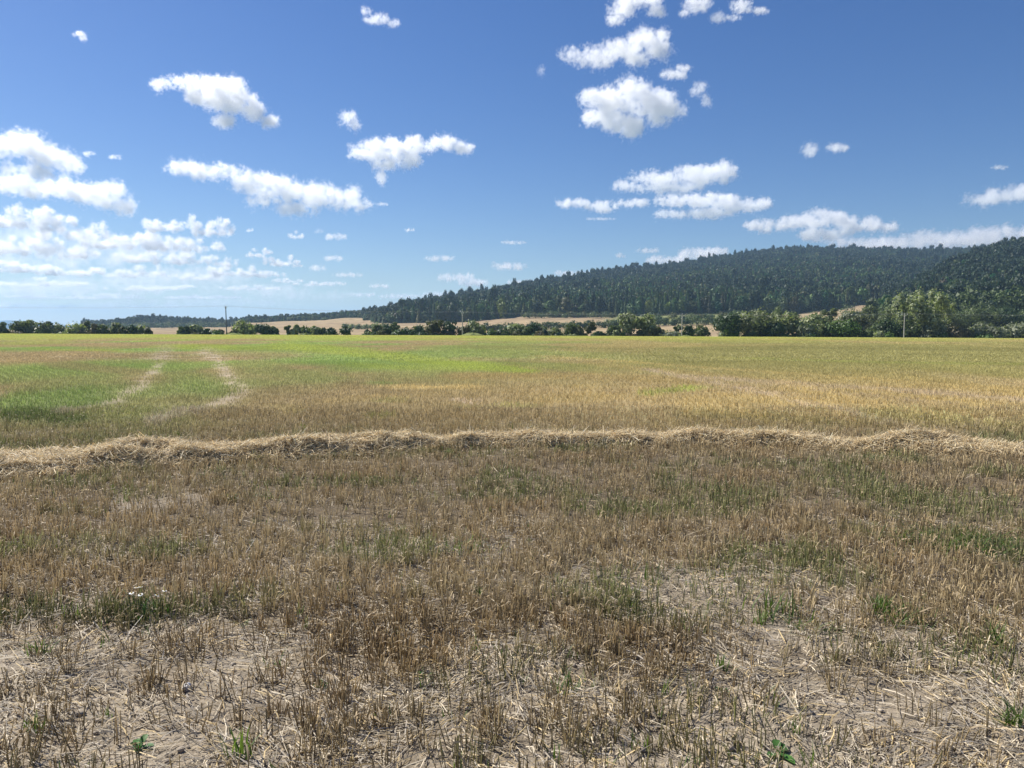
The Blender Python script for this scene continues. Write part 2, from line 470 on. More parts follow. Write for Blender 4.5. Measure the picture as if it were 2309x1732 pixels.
M_BARK = mat_plain('bark', (0.10, 0.085, 0.07), 0.9, 3.0)
M_CONC = mat_plain('weathered_pole', (0.40, 0.38, 0.35), 0.85, 2.0, 0.15)
M_WOOD = mat_plain('dark_wood_pole', (0.10, 0.10, 0.11), 0.85, 2.0, 0.2)
M_METAL = mat_plain('galvanised_metal', (0.55, 0.57, 0.58), 0.5, 5.0, 0.1)
M_CERAM = mat_plain('insulator_glaze', (0.75, 0.74, 0.70), 0.3, 5.0, 0.05)
M_STALK = mat_stalk('cut_straw', 'GEOMETRY', 0.25)
M_TILE = mat_stalk('far_stubble', 'INSTANCER', 0.35)
M_GRASS = mat_leaf('grass_blades', (0.075, 0.125, 0.035), (0.165, 0.225, 0.06), 0.35, spec=0.3)
M_WEED = mat_leaf('weed_leaves', (0.045, 0.12, 0.03), (0.08, 0.19, 0.04), 0.3, spec=0.3)
LEAF = {
    'willow': mat_leaf('willow_leaves', (0.175, 0.205, 0.100), (0.320, 0.350, 0.195), 0.30),
    'silver': mat_leaf('silvery_leaves', (0.170, 0.190, 0.120), (0.300, 0.320, 0.220), 0.28),
    'dark': mat_leaf('dark_leaves', (0.030, 0.062, 0.024), (0.072, 0.118, 0.040), 0.22),
    'bright': mat_leaf('bright_leaves', (0.060, 0.115, 0.028), (0.130, 0.205, 0.048), 0.30),
    'mid': mat_leaf('broad_leaves', (0.075, 0.110, 0.042), (0.165, 0.200, 0.082), 0.27),
    'olive': mat_leaf('olive_leaves', (0.080, 0.090, 0.034), (0.165, 0.165, 0.066), 0.27),
    'poplar': mat_leaf('poplar_leaves', (0.205, 0.240, 0.120), (0.390, 0.425, 0.250), 0.32, spec=0.5),
    'brownish': mat_leaf('dry_leaves', (0.110, 0.095, 0.055), (0.200, 0.170, 0.105), 0.25),
}
M_FOREST = mat_leaf('forest_leaves', (0.72, 0.75, 0.70), (1.15, 1.14, 1.05), 0.2, inst=True, spec=0.2)

# ------------------------------------------------------------------ ground sheets
def grid_faces(nu, ny):
    i = np.arange(ny - 1)[:, None] * nu + np.arange(nu - 1)[None, :]
    return np.stack([i, i + 1, i + nu + 1, i + nu], -1).reshape(-1, 4)

def build_field():
    ui = np.linspace(-0.78, 0.78, 400)
    uo = 0.78 + (np.linspace(0, 1, 24)[1:] ** 2) * 1.9
    u = np.concatenate([-uo[::-1], ui, uo])
    Y = np.exp(np.linspace(math.log(1.0), math.log(YB), 360))
    U, YY = np.meshgrid(u, Y)
    X = U * YY
    Z = field_z(X, YY) + micro_z(X, YY)
    c = field_colour(X, YY)
    # near: pale open soil shows between the stalks
    soil = np.array([0.325, 0.280, 0.215])
    bare = bareness(X, YY)
    n = fbm(X / 0.25, YY / 0.25, 5, 3)
    near = (1 - sstep(9, 16, YY))
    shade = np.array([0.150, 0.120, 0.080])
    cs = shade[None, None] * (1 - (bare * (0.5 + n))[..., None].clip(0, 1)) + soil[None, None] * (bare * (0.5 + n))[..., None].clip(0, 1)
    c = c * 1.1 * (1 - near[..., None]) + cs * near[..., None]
    V = np.stack([X, YY, Z], -1).reshape(-1, 3)
    Fc = grid_faces(len(u), len(Y))
    # land behind and beside the camera
    b0 = len(V)
    ex = [(-3.0 * YB, YB), (-3.0 * YB, -80.0), (3.0 * YB, -80.0), (3.0 * YB, YB)]
    me = mesh_np('field', V, Fc, c.reshape(-1, 3), smooth=True)
    o = link('field', me, mat_ground(), kind='structure')
    um = u[-1]
    q = [(-um * YB, YB), (-um, 1.0), (um, 1.0), (um * YB, YB), (um * YB, -90.0), (-um * YB, -90.0)]
    Vr = np.array([(x, y, float(field_z(x, max(y, 0))) if y > 1 else 0.0) for x, y in q])
    me = bpy.data.meshes.new('ground'); me.from_pydata(Vr.tolist(), [], [(0, 5, 1), (5, 4, 2, 1), (4, 3, 2)])
    at = me.color_attributes.new('col', 'FLOAT_COLOR', 'POINT')
    for d in at.data: d.color = (0.22, 0.16, 0.09, 1)
    link('ground', me, o.data.materials[0], kind='structure')
build_field()

def far_colour(U, Y):
    X = U * Y
    px = px_of_u(U)
    shp = U.shape + (3,)
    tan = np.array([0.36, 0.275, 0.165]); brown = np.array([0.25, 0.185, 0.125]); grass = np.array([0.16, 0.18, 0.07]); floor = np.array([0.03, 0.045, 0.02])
    hill = np.array([0.10, 0.16, 0.20])  # bluish, with the haze of distance put into the far hills' colour
    c = np.broadcast_to(tan, shp).copy()
    def mix(c, b, t): return c * (1 - t[..., None]) + np.broadcast_to(b, shp) * t[..., None]
    # fields change from strip to strip
    strip = fbm(X / 300, Y / 90, 51, 2)
    c = mix(c, brown, sstep(0.45, 0.6, strip) * 0.55)
    lines = 0.5 + 0.5 * np.sin((Y + X * 0.35) / 5.5 + 2 * fbm(X / 80, Y / 80, 55, 2))
    c = mix(c, tan * 1.35, sstep(0.75, 1, lines) * 0.5)
    # grassland with scrub around 1370-1640, and verge right behind the field
    gm = sstep(1350, 1400, px) * (1 - sstep(1680, 1740, px)) * sstep(600, 640, Y)
    c = mix(c, grass * 1.25, gm * 0.85)
    c = mix(c, grass, (1 - sstep(262, 300, Y)) * 0.9)
    _, spur = terrain_parts(U, Y)
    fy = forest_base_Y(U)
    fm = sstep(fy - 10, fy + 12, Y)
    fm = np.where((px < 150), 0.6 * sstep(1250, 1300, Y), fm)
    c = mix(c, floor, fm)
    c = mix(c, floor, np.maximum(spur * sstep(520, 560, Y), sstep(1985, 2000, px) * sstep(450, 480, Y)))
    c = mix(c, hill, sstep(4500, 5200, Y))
    return c

def build_terrain():
    ui = np.linspace(-0.8, 0.8, 300)
    uo = 0.8 + (np.linspace(0, 1, 14)[1:]) * 1.9
    u = np.concatenate([-uo[::-1], ui, uo])
    Y = np.concatenate([np.linspace(YB, 700, 80), np.linspace(700, 2400, 120)[1:], np.linspace(2400, 11000, 40)[1:]])
    U, YY = np.meshgrid(u, Y)
    Z = terrain_z(U, YY)
    c = far_colour(U, YY)
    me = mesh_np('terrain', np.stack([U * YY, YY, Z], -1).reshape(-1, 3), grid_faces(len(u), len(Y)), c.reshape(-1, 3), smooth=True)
    m, t, b, out = nodes_mat('far_fields')
    a = t.nodes.new('ShaderNodeAttribute'); a.attribute_name = 'col'
    n1 = noise_tex(t, 0.12, 6, 0.65)
    f = ramp(t, n1, [(0.3, (0.75, 0.75, 0.75)), (0.7, (1.2, 1.2, 1.2))])
    t.links.new(mixrgb(t, a.outputs['Color'], f, 1.0, 'MULTIPLY'), b.inputs['Base Color'])
    b.inputs['Roughness'].default_value = 1.0; b.inputs['Specular IOR Level'].default_value = 0.0
    link('terrain', me, m, kind='structure')
build_terrain()
print('ground', time.time() - T0)

# ------------------------------------------------------------------ foliage generators
def leaf_cards(P, Nrm, size, rng, droop=0.0, elong=1.0, big=None):
    """one small quad per point, facing about Nrm"""
    n = len(P)
    N = Nrm + rng.normal(0, 0.36, (n, 3)); N /= np.linalg.norm(N, axis=1, keepdims=True) + 1e-9
    R = rng.normal(0, 1, (n, 3)); R[:, 2] -= droop
    A = R - (R * N).sum(1, keepdims=True) * N; A /= np.linalg.norm(A, axis=1, keepdims=True) + 1e-9
    B = np.cross(N, A)
    s = (size * rng.uniform(0.6, 1.35, n))[:, None]
    if big is not None: s = s * big[:, None]
    a, b = A * s * elong, B * s
    bend = N * s * 0.25
    V = np.stack([P - a * 0.5, P + b * 0.5 + bend, P + a * 0.5, P - b * 0.5 + bend], 1).reshape(-1, 3)
    Fc = np.arange(4 * n).reshape(-1, 4)
    return V, Fc

def crown_points(w, h, kind, n, rng):
    """points with outward normals spread through clumps of a crown; base at z=0"""
    z0 = {'bush': 0.0, 'round': 0.02, 'tall': 0.02, 'poplar': 0.06, 'open': 0.08, 'dense': 0.0}[kind]
    m = int(rng.integers(24, 36)) if kind != 'open' else int(rng.integers(9, 13))
    if kind == 'poplar': m = 46
    C = []; Rr = []
    tries = 0
    while len(C) < m and tries < 4000:
        tries += 1
        x, y, z = rng.uniform(-1, 1, 3)
        if kind == 'bush':
            z = abs(z)
            if x * x + y * y + z * z > 1: continue
            zz = z
        else:
            wd = 1.0 if z > -0.2 else 1.0 + (z + 0.2) * 0.2
            if (x / wd) ** 2 + (y / wd) ** 2 + z * z > 1: continue
            zz = (z + 1) / 2
        # prefer the shell
        if x * x + y * y + z * z < 0.25 and rng.random() < 0.6: continue
        if kind == 'poplar':
            r = rng.uniform(0.06, 0.11) * w
        elif kind == 'open':
            r = rng.uniform(0.13, 0.21) * w
        else:
            r = rng.uniform(0.15, 0.28) * w
        k = 0.5 * w - r * 0.75
        C.append((x * k, y * k, z0 * h + r * 0.6 + zz * (h * (1 - z0) - r * 1.45))); Rr.append(r)
    C = np.array(C); Rr = np.array(Rr)
    wts = Rr ** 2; wts /= wts.sum()
    idx = rng.choice(len(C), n, p=wts)
    D = rng.normal(0, 1, (n, 3)); D[:, 2] += 0.35; D /= np.linalg.norm(D, axis=1, keepdims=True)
    inner = rng.random(n) < 0.36
    rr = Rr[idx] * (1 - 0.30 * rng.random(n) ** 1.5) * (1 + 0.12 * rng.normal(0, 1, n))
    rr = np.where(inner, Rr[idx] * rng.uniform(0.35, 0.72, n), rr)
    crown_points.big = np.where(inner, 2.0, 1.0)
    sc3 = np.array([1, 1, 0.85]) if kind != 'poplar' else np.array([0.85, 0.85, 2.2])
    P = C[idx] + D * rr[:, None] * sc3
    P[:, 2] = np.maximum(P[:, 2], 0.05)
    if w > 1.5 or True:
        zt = np.percentile(P[:, 2], 99.3); P[:, 2] *= h / zt
        wx = np.percentile(np.abs(P[:, :2]), 98.5); P[:, :2] *= 0.5 * w / wx
    var = np.clip(0.5 + 0.22 * rng.normal(0, 1, n) + 0.35 * (rng.random(len(C))[idx] - 0.5), 0, 1)
    return P, D, var, C

def tube(p, q, r0, r1, sides=5):
    p = np.array(p, float); q = np.array(q, float); d = q - p; L = np.linalg.norm(d); d /= L
    a = np.cross(d, (0.3, 0.9, 0.1)); a /= np.linalg.norm(a); b = np.cross(d, a)
    th = np.linspace(0, 2 * np.pi, sides, endpoint=False)
    ring = np.cos(th)[:, None] * a + np.sin(th)[:, None] * b
    V = np.concatenate([p + ring * r0, q + ring * r1])
    F = [(i, (i + 1) % sides, sides + (i + 1) % sides, sides + i) for i in range(sides)]
    return V, np.array(F)

def join(parts):
    Vs, Fs, o = [], [], 0
    for V, F in parts:
        Vs.append(V); Fs.append(F + o); o += len(V)
    return np.concatenate(Vs), np.concatenate(Fs)

def trunk_mesh(w, h, C, rng, multi=False):
    parts = []
    r = 0.022 * h + 0.06
    stems = 3 if multi else 1
    for s in range(stems):
        bx, by = (rng.normal(0, 0.08 * w, 2) if multi else (0, 0))
        p = np.array([bx, by, -0.6]); 
        top = np.array([bx + rng.normal(0, 0.05 * w), by + rng.normal(0, 0.05 * w), 0.62 * h])
        mid = (p + top) / 2 + np.array([rng.normal(0, 0.02 * w), rng.normal(0, 0.02 * w), 0])
        parts.append(tube(p, mid, r / stems ** 0.5, r * 0.7 / stems ** 0.5, 7)); parts.append(tube(mid, top, r * 0.7 / stems ** 0.5, r * 0.3, 6))
        for k in range(4):
            c = C[rng.integers(len(C))]
            t = rng.uniform(0.3, 0.95); st = p + (top - p) * t
            parts.append(tube(st, c, r * 0.3, r * 0.08, 5))
    V, F = join(parts)
    return V, F

# ------------------------------------------------------------------ trees along the far edge of the field
def add_tree(name, label, group, px, wpx, pytop, kind, leafmat, Y, rng, leaf=0.30, density=1.0, cat=None):
    u, e = ray(px, pytop)
    x = u * Y
    z0 = float(ground_z(x, Y))
    top = 1.6 + e * Y
    h = max(1.2, top - z0)
    w = max(1.0, wpx * 1.12 * Y / F0)
    root = bpy.data.objects.new(name, None); COL.objects.link(root)
    root.empty_display_size = 0.5
    root.location = (x, Y, z0)
    root['label'] = label; root['category'] = cat or ('bush' if 'bush' in name else 'tree')
    if group: root['group'] = group
    n = int(np.clip(density * 4.4 * w * h / (leaf * leaf), 700, 8000))
    P, D, var, C = crown_points(w, h, kind, n, rng)
    V, Fc = leaf_cards(P, D, leaf, rng, big=crown_points.big, droop=0.8 if leafmat in ('willow', 'silver') else 0.2, elong=1.5 if leafmat in ('willow', 'silver', 'poplar') else 1.1)
    me = mesh_np('crown', V, Fc, attrs={'var': np.repeat(var, 4)})
    link('crown', me, LEAF[leafmat], root)
    tv, tf = trunk_mesh(w, h, C, rng, multi=(kind == 'bush'))
    link('trunk', mesh_np('trunk', tv, tf, smooth=True), M_BARK, root)
    return root

KINDW = {'willow': 'soft grey-green', 'silver': 'silvery grey-green', 'dark': 'very dark green', 'bright': 'fresh mid-green', 'mid': 'mid-green',
         'olive': 'olive green', 'poplar': 'pale silvery', 'brownish': 'dry brownish'}
GR = 'trees and bushes along the far edge of the field'
# x, width, top y (photograph pixels), shape, foliage, distance, what singles it out
TREES = [
    (5, 22, 727, 'bush', 'mid', 275, 'at the left rim of the picture'),
    (42, 34, 725, 'round', 'mid', 278, 'first of the clump far left'),
    (66, 36, 722, 'round', 'willow', 280, 'highest of the clump far left'),
    (96, 34, 726, 'bush', 'mid', 276, 'last of the clump far left'),
    (133, 30, 729, 'round', 'mid', 330, 'standing farther off beside the far-left clump'),
    (112, 20, 726, 'round', 'dark', 330, 'small, close behind the far-left clump'),
    (170, 38, 729, 'bush', 'willow', 277, 'broad, left of the low wooded hill'),
    (195, 17, 725, 'round', 'dark', 320, 'where the low wooded hill begins'),
    (210, 16, 732, 'bush', 'brownish', 276, 'yellowish, under the start of the wooded hill'),
    (229, 32, 732, 'bush', 'mid', 278, 'wide, in front of the wooded hill'),
    (259, 24, 729, 'round', 'willow', 279, 'rounded, below the wooded hill'),
    (279, 16, 738, 'open', 'olive', 276, 'thin and see-through below the wooded hill'),
    (296, 18, 735, 'dense', 'dark', 276, 'narrow, below the top of the wooded hill'),
    (314, 24, 733, 'bush', 'willow', 278, 'airy, below the top of the wooded hill'),
    (335, 18, 739, 'bush', 'olive', 276, 'last before the open brown field'),
    (408, 13, 738, 'round', 'mid', 276, 'slim, first after the open brown field'),
    (420, 11, 737, 'dense', 'dark', 277, 'slim, second after the open brown field'),
    (442, 36, 733, 'bush', 'willow', 279, 'broad, left of the leftmost pole'),
    (466, 20, 742, 'bush', 'dark', 276, 'low, left of the leftmost pole'),
    (487, 26, 744, 'bush', 'mid', 276, 'low, just left of the leftmost pole'),
    (528, 20, 745, 'bush', 'olive', 276, 'low, just right of the leftmost pole'),
    (554, 50, 724, 'round', 'willow', 278, 'large and round, right of the leftmost pole'),
    (592, 30, 731, 'dense', 'dark', 276, 'compact, beside the large round tree'),
    (612, 16, 736, 'open', 'willow', 277, 'slight, right of the compact dark tree'),
    (622, 11, 743, 'dense', 'dark', 276, 'tiny and low, ahead of a gap'),
    (649, 12, 736, 'open', 'mid', 276, 'thin and bare-stemmed in the gap'),
    (664, 22, 734, 'open', 'willow', 277, 'see-through, second after the gap'),
    (689, 28, 736, 'round', 'mid', 278, 'in the middle of the short row below the brown slope'),
    (712, 22, 738, 'round', 'willow', 277, 'in the short row below the brown slope'),
    (729, 15, 741, 'dense', 'dark', 276, 'narrow, near the end of the short row'),
    (746, 19, 740, 'dense', 'dark', 276, 'round, closing the short row'),
    (778, 24, 737, 'dense', 'dark', 276, 'standing alone in the open stretch'),
    (831, 22, 745, 'bush', 'dark', 276, 'low, first of the long row'),
    (850, 22, 733, 'round', 'mid', 300, 'second of the long row'),
    (872, 18, 735, 'dense', 'dark', 278, 'narrow, in the long row'),
    (889, 20, 728, 'tall', 'mid', 290, 'slim and taller, in the long row'),
    (914, 42, 739, 'bush', 'dark', 278, 'wide and low, in the long row'),
    (946, 40, 733, 'bush', 'dark', 282, 'wide, left of the round olive tree'),
    (980, 40, 722, 'round', 'olive', 280, 'round, left of the second pole'),
    (1014, 32, 725, 'dense', 'dark', 280, 'broad, close left of the second pole'),
    (1048, 30, 735, 'round', 'olive', 279, 'behind the second pole'),
    (1077, 36, 724, 'round', 'willow', 280, 'tall and rounded, right of the second pole'),
    (1107, 26, 743, 'bush', 'mid', 277, 'low, right of the second pole'),
    (1134, 32, 741, 'bush', 'dark', 278, 'low and dark, right of the second pole'),
    (1160, 40, 732, 'bush', 'willow', 279, 'airy, left of the ivy-dark stump'),
    (1184, 22, 737, 'round', 'mid', 277, 'small, left of the ivy-dark stump'),
    (1203, 24, 730, 'tall', 'dark', 278, 'jagged and nearly black, standing upright'),
    (1225, 28, 737, 'bush', 'silver', 278, 'right of the jagged black tree'),
    (1251, 32, 739, 'bush', 'willow', 277, 'low, second right of the jagged tree'),
    (1287, 32, 730, 'round', 'mid', 279, 'in front of the tan hill field'),
    (1308, 22, 737, 'bush', 'olive', 277, 'low, in front of the tan hill field'),
    (1331, 28, 727, 'open', 'olive', 279, 'loose-crowned, in front of the tan hill field'),
    (1356, 34, 750, 'bush', 'dark', 276, 'very low, left of the willow pair'),
    (1385, 28, 735, 'round', 'mid', 277, 'close left of the willow pair'),
    (1419, 46, 706, 'round', 'willow', 280, 'left one of the tall willow pair'),
    (1461, 42, 709, 'round', 'willow', 281, 'right one of the tall willow pair'),
    (1489, 22, 738, 'open', 'olive', 277, 'thin, right of the willow pair'),
    (1515, 50, 746, 'bush', 'silver', 275, 'broad and low, left of the third pole'),
    (1531, 20, 735, 'open', 'mid', 279, 'thin, just behind the third pole'),
    (1552, 24, 735, 'dense', 'dark', 275, 'narrow, just right of the third pole'),
    (1577, 40, 734, 'bush', 'mid', 279, 'spreading, right of the third pole'),
    (1644, 60, 706, 'dense', 'dark', 276, 'massive, first of the tall group on the right'),
    (1705, 84, 700, 'round', 'willow', 280, 'massive, second of the tall group on the right'),
    (1752, 30, 694, 'round', 'mid', 390, 'rounded, farther off behind the tall group'),
    (1742, 44, 728, 'dense', 'dark', 276, 'low, at the foot of the tall group'),
    (1776, 52, 705, 'round', 'willow', 280, 'rounded, third of the tall group on the right'),
    (1811, 32, 736, 'bush', 'silver', 275, 'low, in the tall group'),
    (1834, 64, 708, 'round', 'willow', 282, 'broad, fourth of the tall group on the right'),
    (1873, 34, 697, 'open', 'mid', 330, 'loose and farther off, above the bright green tree'),
    (1903, 74, 721, 'bush', 'bright', 277, 'wide, the greenest of the row'),
    (1926, 60, 700, 'round', 'silver', 300, 'behind the greenest tree'),
    (1960, 32, 690, 'round', 'mid', 380, 'far off, above the silvery tree'),
    (1962, 34, 741, 'bush', 'mid', 276, 'low, right of the greenest tree'),
    (1985, 44, 726, 'bush', 'mid', 279, 'left of the fourth pole'),
    (2006, 46, 722, 'dense', 'dark', 277, 'close left of the fourth pole'),
    (2048, 52, 724, 'dense', 'mid', 279, 'dense, at the foot of the tall poplar'),
    (2085, 106, 658, 'poplar', 'poplar', 282, 'tallest of the row, right of the fourth pole'),
    (2070, 60, 722, 'dense', 'dark', 284, 'dark, under the tall poplar'),
    (2103, 52, 727, 'bush', 'silver', 276, 'rounded, right under the tall poplar'),
    (2161, 60, 736, 'bush', 'brownish', 276, 'dome-shaped, right of the tan gap'),
    (2205, 44, 728, 'bush', 'silver', 279, 'left one of the silvery bushes far right'),
    (2243, 60, 733, 'bush', 'silver', 278, 'middle one of the silvery bushes far right'),
    (2217, 40, 754, 'bush', 'bright', 275, 'low, in front of the silvery bushes'),
    (2295, 62, 728, 'bush', 'silver', 278, 'last, at the right rim of the picture'),
    (2130, 60, 700, 'round', 'mid', 400, 'standing back behind the tan gap, right of the poplar'),
    (2172, 56, 702, 'round', 'mid', 405, 'standing back, second right of the poplar'),
    (2215, 66, 690, 'round', 'mid', 410, 'standing back, third right of the poplar'),
    (2268, 70, 692, 'round', 'dark', 410, 'standing back behind the last silvery bush'),
    (2020, 60, 690, 'round', 'mid', 400, 'standing back, left of the poplar'),
    (2315, 60, 700, 'round', 'mid', 415, 'standing back at the right rim'),
]
rng = np.random.default_rng(42)
for (px, w, ty, shp, lm, Y, what) in TREES:
    bush = shp == 'bush' and ty > 728
    nm = {'bush': 'bush', 'poplar': 'poplar_tree'}.get(shp, 'willow_tree' if lm == 'willow' and w > 34 else 'broadleaf_tree') if (bush or shp != 'bush') else 'broadleaf_tree'
    thing = 'bush' if bush else 'tree'
    add_tree(nm, f'{KINDW[lm]} {thing}, {what}', GR, px, w, ty, shp, lm, Y, rng, leaf=0.50 if shp != 'poplar' else 0.50, cat=thing)
for i, px in enumerate(np.concatenate([np.arange(830, 1480, 17.0), np.arange(1640, 2330, 19.0), np.arange(20, 345, 24.0), np.arange(410, 520, 18.0), np.arange(655, 760, 16.0)])):
    px = px + rng.uniform(-7, 7)
    lm = ('mid', 'dark', 'olive', 'willow', 'bright', 'brownish')[i % 6]
    near_ = min(TREES, key=lambda q: abs(q[0] - px)); lab_ = ' '.join(f'low {KINDW[lm]} undergrowth bush below the one {near_[6]}'.replace(',', '').split()[:16])
    add_tree('bush', lab_, 'low undergrowth bushes at the foot of the tree row', px, rng.uniform(14, 30), rng.uniform(744, 754), 'bush', lm, rng.uniform(272, 286), rng, leaf=0.46, density=0.8, cat='bush')
print('trees', time.time() - T0)

# ------------------------------------------------------------------ instancing node group (for uncountable stuff)
def instancer(protos, name):
    ng = bpy.data.node_groups.new(name, 'GeometryNodeTree')
    ng.interface.new_socket('Geometry', in_out='INPUT', socket_type='NodeSocketGeometry')
    ng.interface.new_socket('Geometry', in_out='OUTPUT', socket_type='NodeSocketGeometry')
    N = ng.nodes.new; L = ng.links.new
    gi = N('NodeGroupInput'); go = N('NodeGroupOutput')
    g2i = N('GeometryNodeGeometryToInstance')
    for p in protos:
        oi = N('GeometryNodeObjectInfo'); oi.inputs['Object'].default_value = p
        L(oi.outputs['Geometry'], g2i.inputs[0])
    iop = N('GeometryNodeInstanceOnPoints')
    # each prototype becomes its own instance
    jn = N('GeometryNodeJoinGeometry')
    ng.nodes.remove(g2i)
    for p_node in [n for n in ng.nodes if n.bl_idname == 'GeometryNodeObjectInfo']:
        gg = N('GeometryNodeGeometryToInstance'); L(p_node.outputs['Geometry'], gg.inputs[0]); L(gg.outputs[0], jn.inputs[0])
    def attr(nm, ty):
        a = N('GeometryNodeInputNamedAttribute'); a.data_type = ty; a.inputs['Name'].default_value = nm
        return a.outputs['Attribute']
    L(gi.outputs[0], iop.inputs['Points']); L(jn.outputs[0], iop.inputs['Instance'])
    iop.inputs['Pick Instance'].default_value = True
    L(attr('pick', 'INT'), iop.inputs['Instance Index'])
    L(attr('rot', 'FLOAT_VECTOR'), iop.inputs['Rotation'])
    L(attr('scl', 'FLOAT_VECTOR'), iop.inputs['Scale'])
    L(iop.outputs[0], go.inputs[0])
    return ng

def scatter(name, P, rot, scl, pick, col, ng, **props):
    me = bpy.data.meshes.new(name)
    me.vertices.add(len(P)); me.vertices.foreach_set('co', np.ascontiguousarray(P, np.float32).ravel())
    def put(nm, ty, arr, key):
        a = me.attributes.new(nm, ty, 'POINT'); a.data.foreach_set(key, np.ascontiguousarray(arr).ravel())
    put('rot', 'FLOAT_VECTOR', rot.astype(np.float32), 'vector'); put('scl', 'FLOAT_VECTOR', scl.astype(np.float32), 'vector')
    put('pick', 'INT', pick.astype(np.int32), 'value')
    c = np.ones((len(P), 4), np.float32); c[:, :3] = col
    put('col', 'FLOAT_COLOR', c, 'color')
    o = link(name, me, None, **props)
    md = o.modifiers.new('scatter', 'NODES'); md.node_group = ng
    return o

# ------------------------------------------------------------------ the wooded hill
def proto_broad(seed):
    r = np.random.default_rng(seed)
    P, D, var, C = crown_points(1.0, 1.35, 'dense' if seed % 2 else 'round', 560, r)
    V, Fc = leaf_cards(P, D, 0.105, r, big=crown_points.big)
    me = mesh_np('crown', V, Fc, attrs={'var': np.repeat(var, 4)}); me.materials.append(M_FOREST)
    return bpy.data.objects.new('broadleaf_tree', me)

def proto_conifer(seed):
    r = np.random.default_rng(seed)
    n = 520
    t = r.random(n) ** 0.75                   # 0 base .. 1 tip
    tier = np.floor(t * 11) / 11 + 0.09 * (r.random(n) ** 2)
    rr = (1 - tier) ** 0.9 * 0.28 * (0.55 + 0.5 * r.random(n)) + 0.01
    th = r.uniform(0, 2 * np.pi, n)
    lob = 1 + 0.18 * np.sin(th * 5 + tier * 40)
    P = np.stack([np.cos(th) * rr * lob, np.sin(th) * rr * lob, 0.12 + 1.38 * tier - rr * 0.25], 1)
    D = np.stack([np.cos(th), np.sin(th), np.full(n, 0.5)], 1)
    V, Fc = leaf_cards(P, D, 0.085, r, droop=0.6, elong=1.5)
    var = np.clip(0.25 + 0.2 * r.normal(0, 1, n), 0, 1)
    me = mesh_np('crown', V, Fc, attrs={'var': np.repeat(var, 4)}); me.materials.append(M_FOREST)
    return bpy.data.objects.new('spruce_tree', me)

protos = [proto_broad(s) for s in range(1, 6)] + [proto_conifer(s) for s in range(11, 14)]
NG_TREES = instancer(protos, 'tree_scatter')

def forest_points():
    r = np.random.default_rng(5)
    # jittered grid over the wooded land in view (with a margin)
    S = 7.6
    xs = np.arange(-1150, 1900, S); ys = np.arange(480, 2150, S)
    X, Y = np.meshgrid(xs, ys); X = X.ravel() + r.uniform(-.42, .42, X.size) * S; Y = Y.ravel() + r.uniform(-.42, .42, Y.size) * S
    U = X / Y
    k = np.abs(U) < 0.80; X, Y, U = X[k], Y[k], U[k]
    px = px_of_u(U)
    z, spur = terrain_parts(U, Y)
    zz = terrain_z(U, Y)
    edge = (fbm(X / 60, Y / 60, 77, 3) - 0.5) * 60
    fb = forest_base_Y(U) + edge
    yr = ridge_Y(U)
    wood = (Y > fb) & (Y < yr + 70) & (px > 185)
    # the low wooded hill on the left, the wood strip, the main hill
    sw = spur & (Y > 530 + edge * 0.5) & (Y < spur_Y(U) + 25)
    # right-hand foot of the hill stands free where the tan field shows
    hid = np.zeros(len(px), bool)
    foot = (px > 1995) & (Y > 455 + 60 * fbm(X / 30, Y / 30, 97, 2)) & (Y < 1000)
    keep = (wood & ~hid) | sw | foot
    # not needed: deep behind the spur
    X, Y, U, zz, spur, px = X[keep], Y[keep], U[keep], zz[keep], spur[keep] | foot[keep], px[keep]
    n = len(X)
    e = (zz - 1.6) / Y
    py = 748 - e * F0
    # far band has more dark conifers, also painting in its shade; middle mixed
    con = fbm(X / 170, Y / 220, 83, 3)
    rel = (Y - forest_base_Y(U)) / (ridge_Y(U) - forest_base_Y(U) + 1)
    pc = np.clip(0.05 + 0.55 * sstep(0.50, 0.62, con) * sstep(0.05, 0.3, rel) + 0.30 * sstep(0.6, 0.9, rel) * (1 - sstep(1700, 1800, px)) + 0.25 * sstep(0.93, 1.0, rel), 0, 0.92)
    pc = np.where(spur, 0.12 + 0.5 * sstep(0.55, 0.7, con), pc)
    pc = np.where(px < 530, 0.3, pc)
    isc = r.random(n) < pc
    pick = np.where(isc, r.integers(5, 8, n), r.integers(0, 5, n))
    w = np.where(isc, r.uniform(8, 11.5, n), r.uniform(8.5, 14, n))
    h = np.where(isc, r.uniform(12.5, 20, n), r.uniform(9, 16.5, n)) * (1 - 0.25 * (px < 900) * (1 - sstep(0.0, 0.4, rel)))
    h = h * (0.46 + 0.54 * sstep(805, 960, px)); w = w * (0.62 + 0.38 * sstep(800, 900, px))
    h = np.where(spur, h * 0.9, h)
    tall = isc & ~spur & (r.random(n) < 0.10); h = np.where(tall, h * 1.28, h)
    base = np.array([0.050, 0.070, 0.030])
    tone = sstep(0.25, 0.75, fbm(X / 45, Y / 45, 88, 3)) * 0.75 + 0.25 * r.random(n)
    cb = np.stack([0.034 + 0.052 * tone + 0.012 * r.normal(0, 1, n), 0.060 + 0.062 * tone + 0.012 * r.normal(0, 1, n), 0.030 + 0.016 * tone], 1)
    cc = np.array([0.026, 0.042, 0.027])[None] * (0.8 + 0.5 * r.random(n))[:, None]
    lite = (r.random(n) < 0.05)[:, None]
    cb = np.where(lite, cb * np.array([1.7, 1.55, 1.1]), cb)
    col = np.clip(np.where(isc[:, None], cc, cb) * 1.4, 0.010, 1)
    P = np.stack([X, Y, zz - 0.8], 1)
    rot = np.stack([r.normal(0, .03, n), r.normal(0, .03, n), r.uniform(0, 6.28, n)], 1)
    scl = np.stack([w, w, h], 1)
    return P, rot, scl, pick, col, px, py, isc

FP = forest_points()
P, rot, scl, pick, col, fpx, fpy, isc = FP
print('forest trees', len(P))
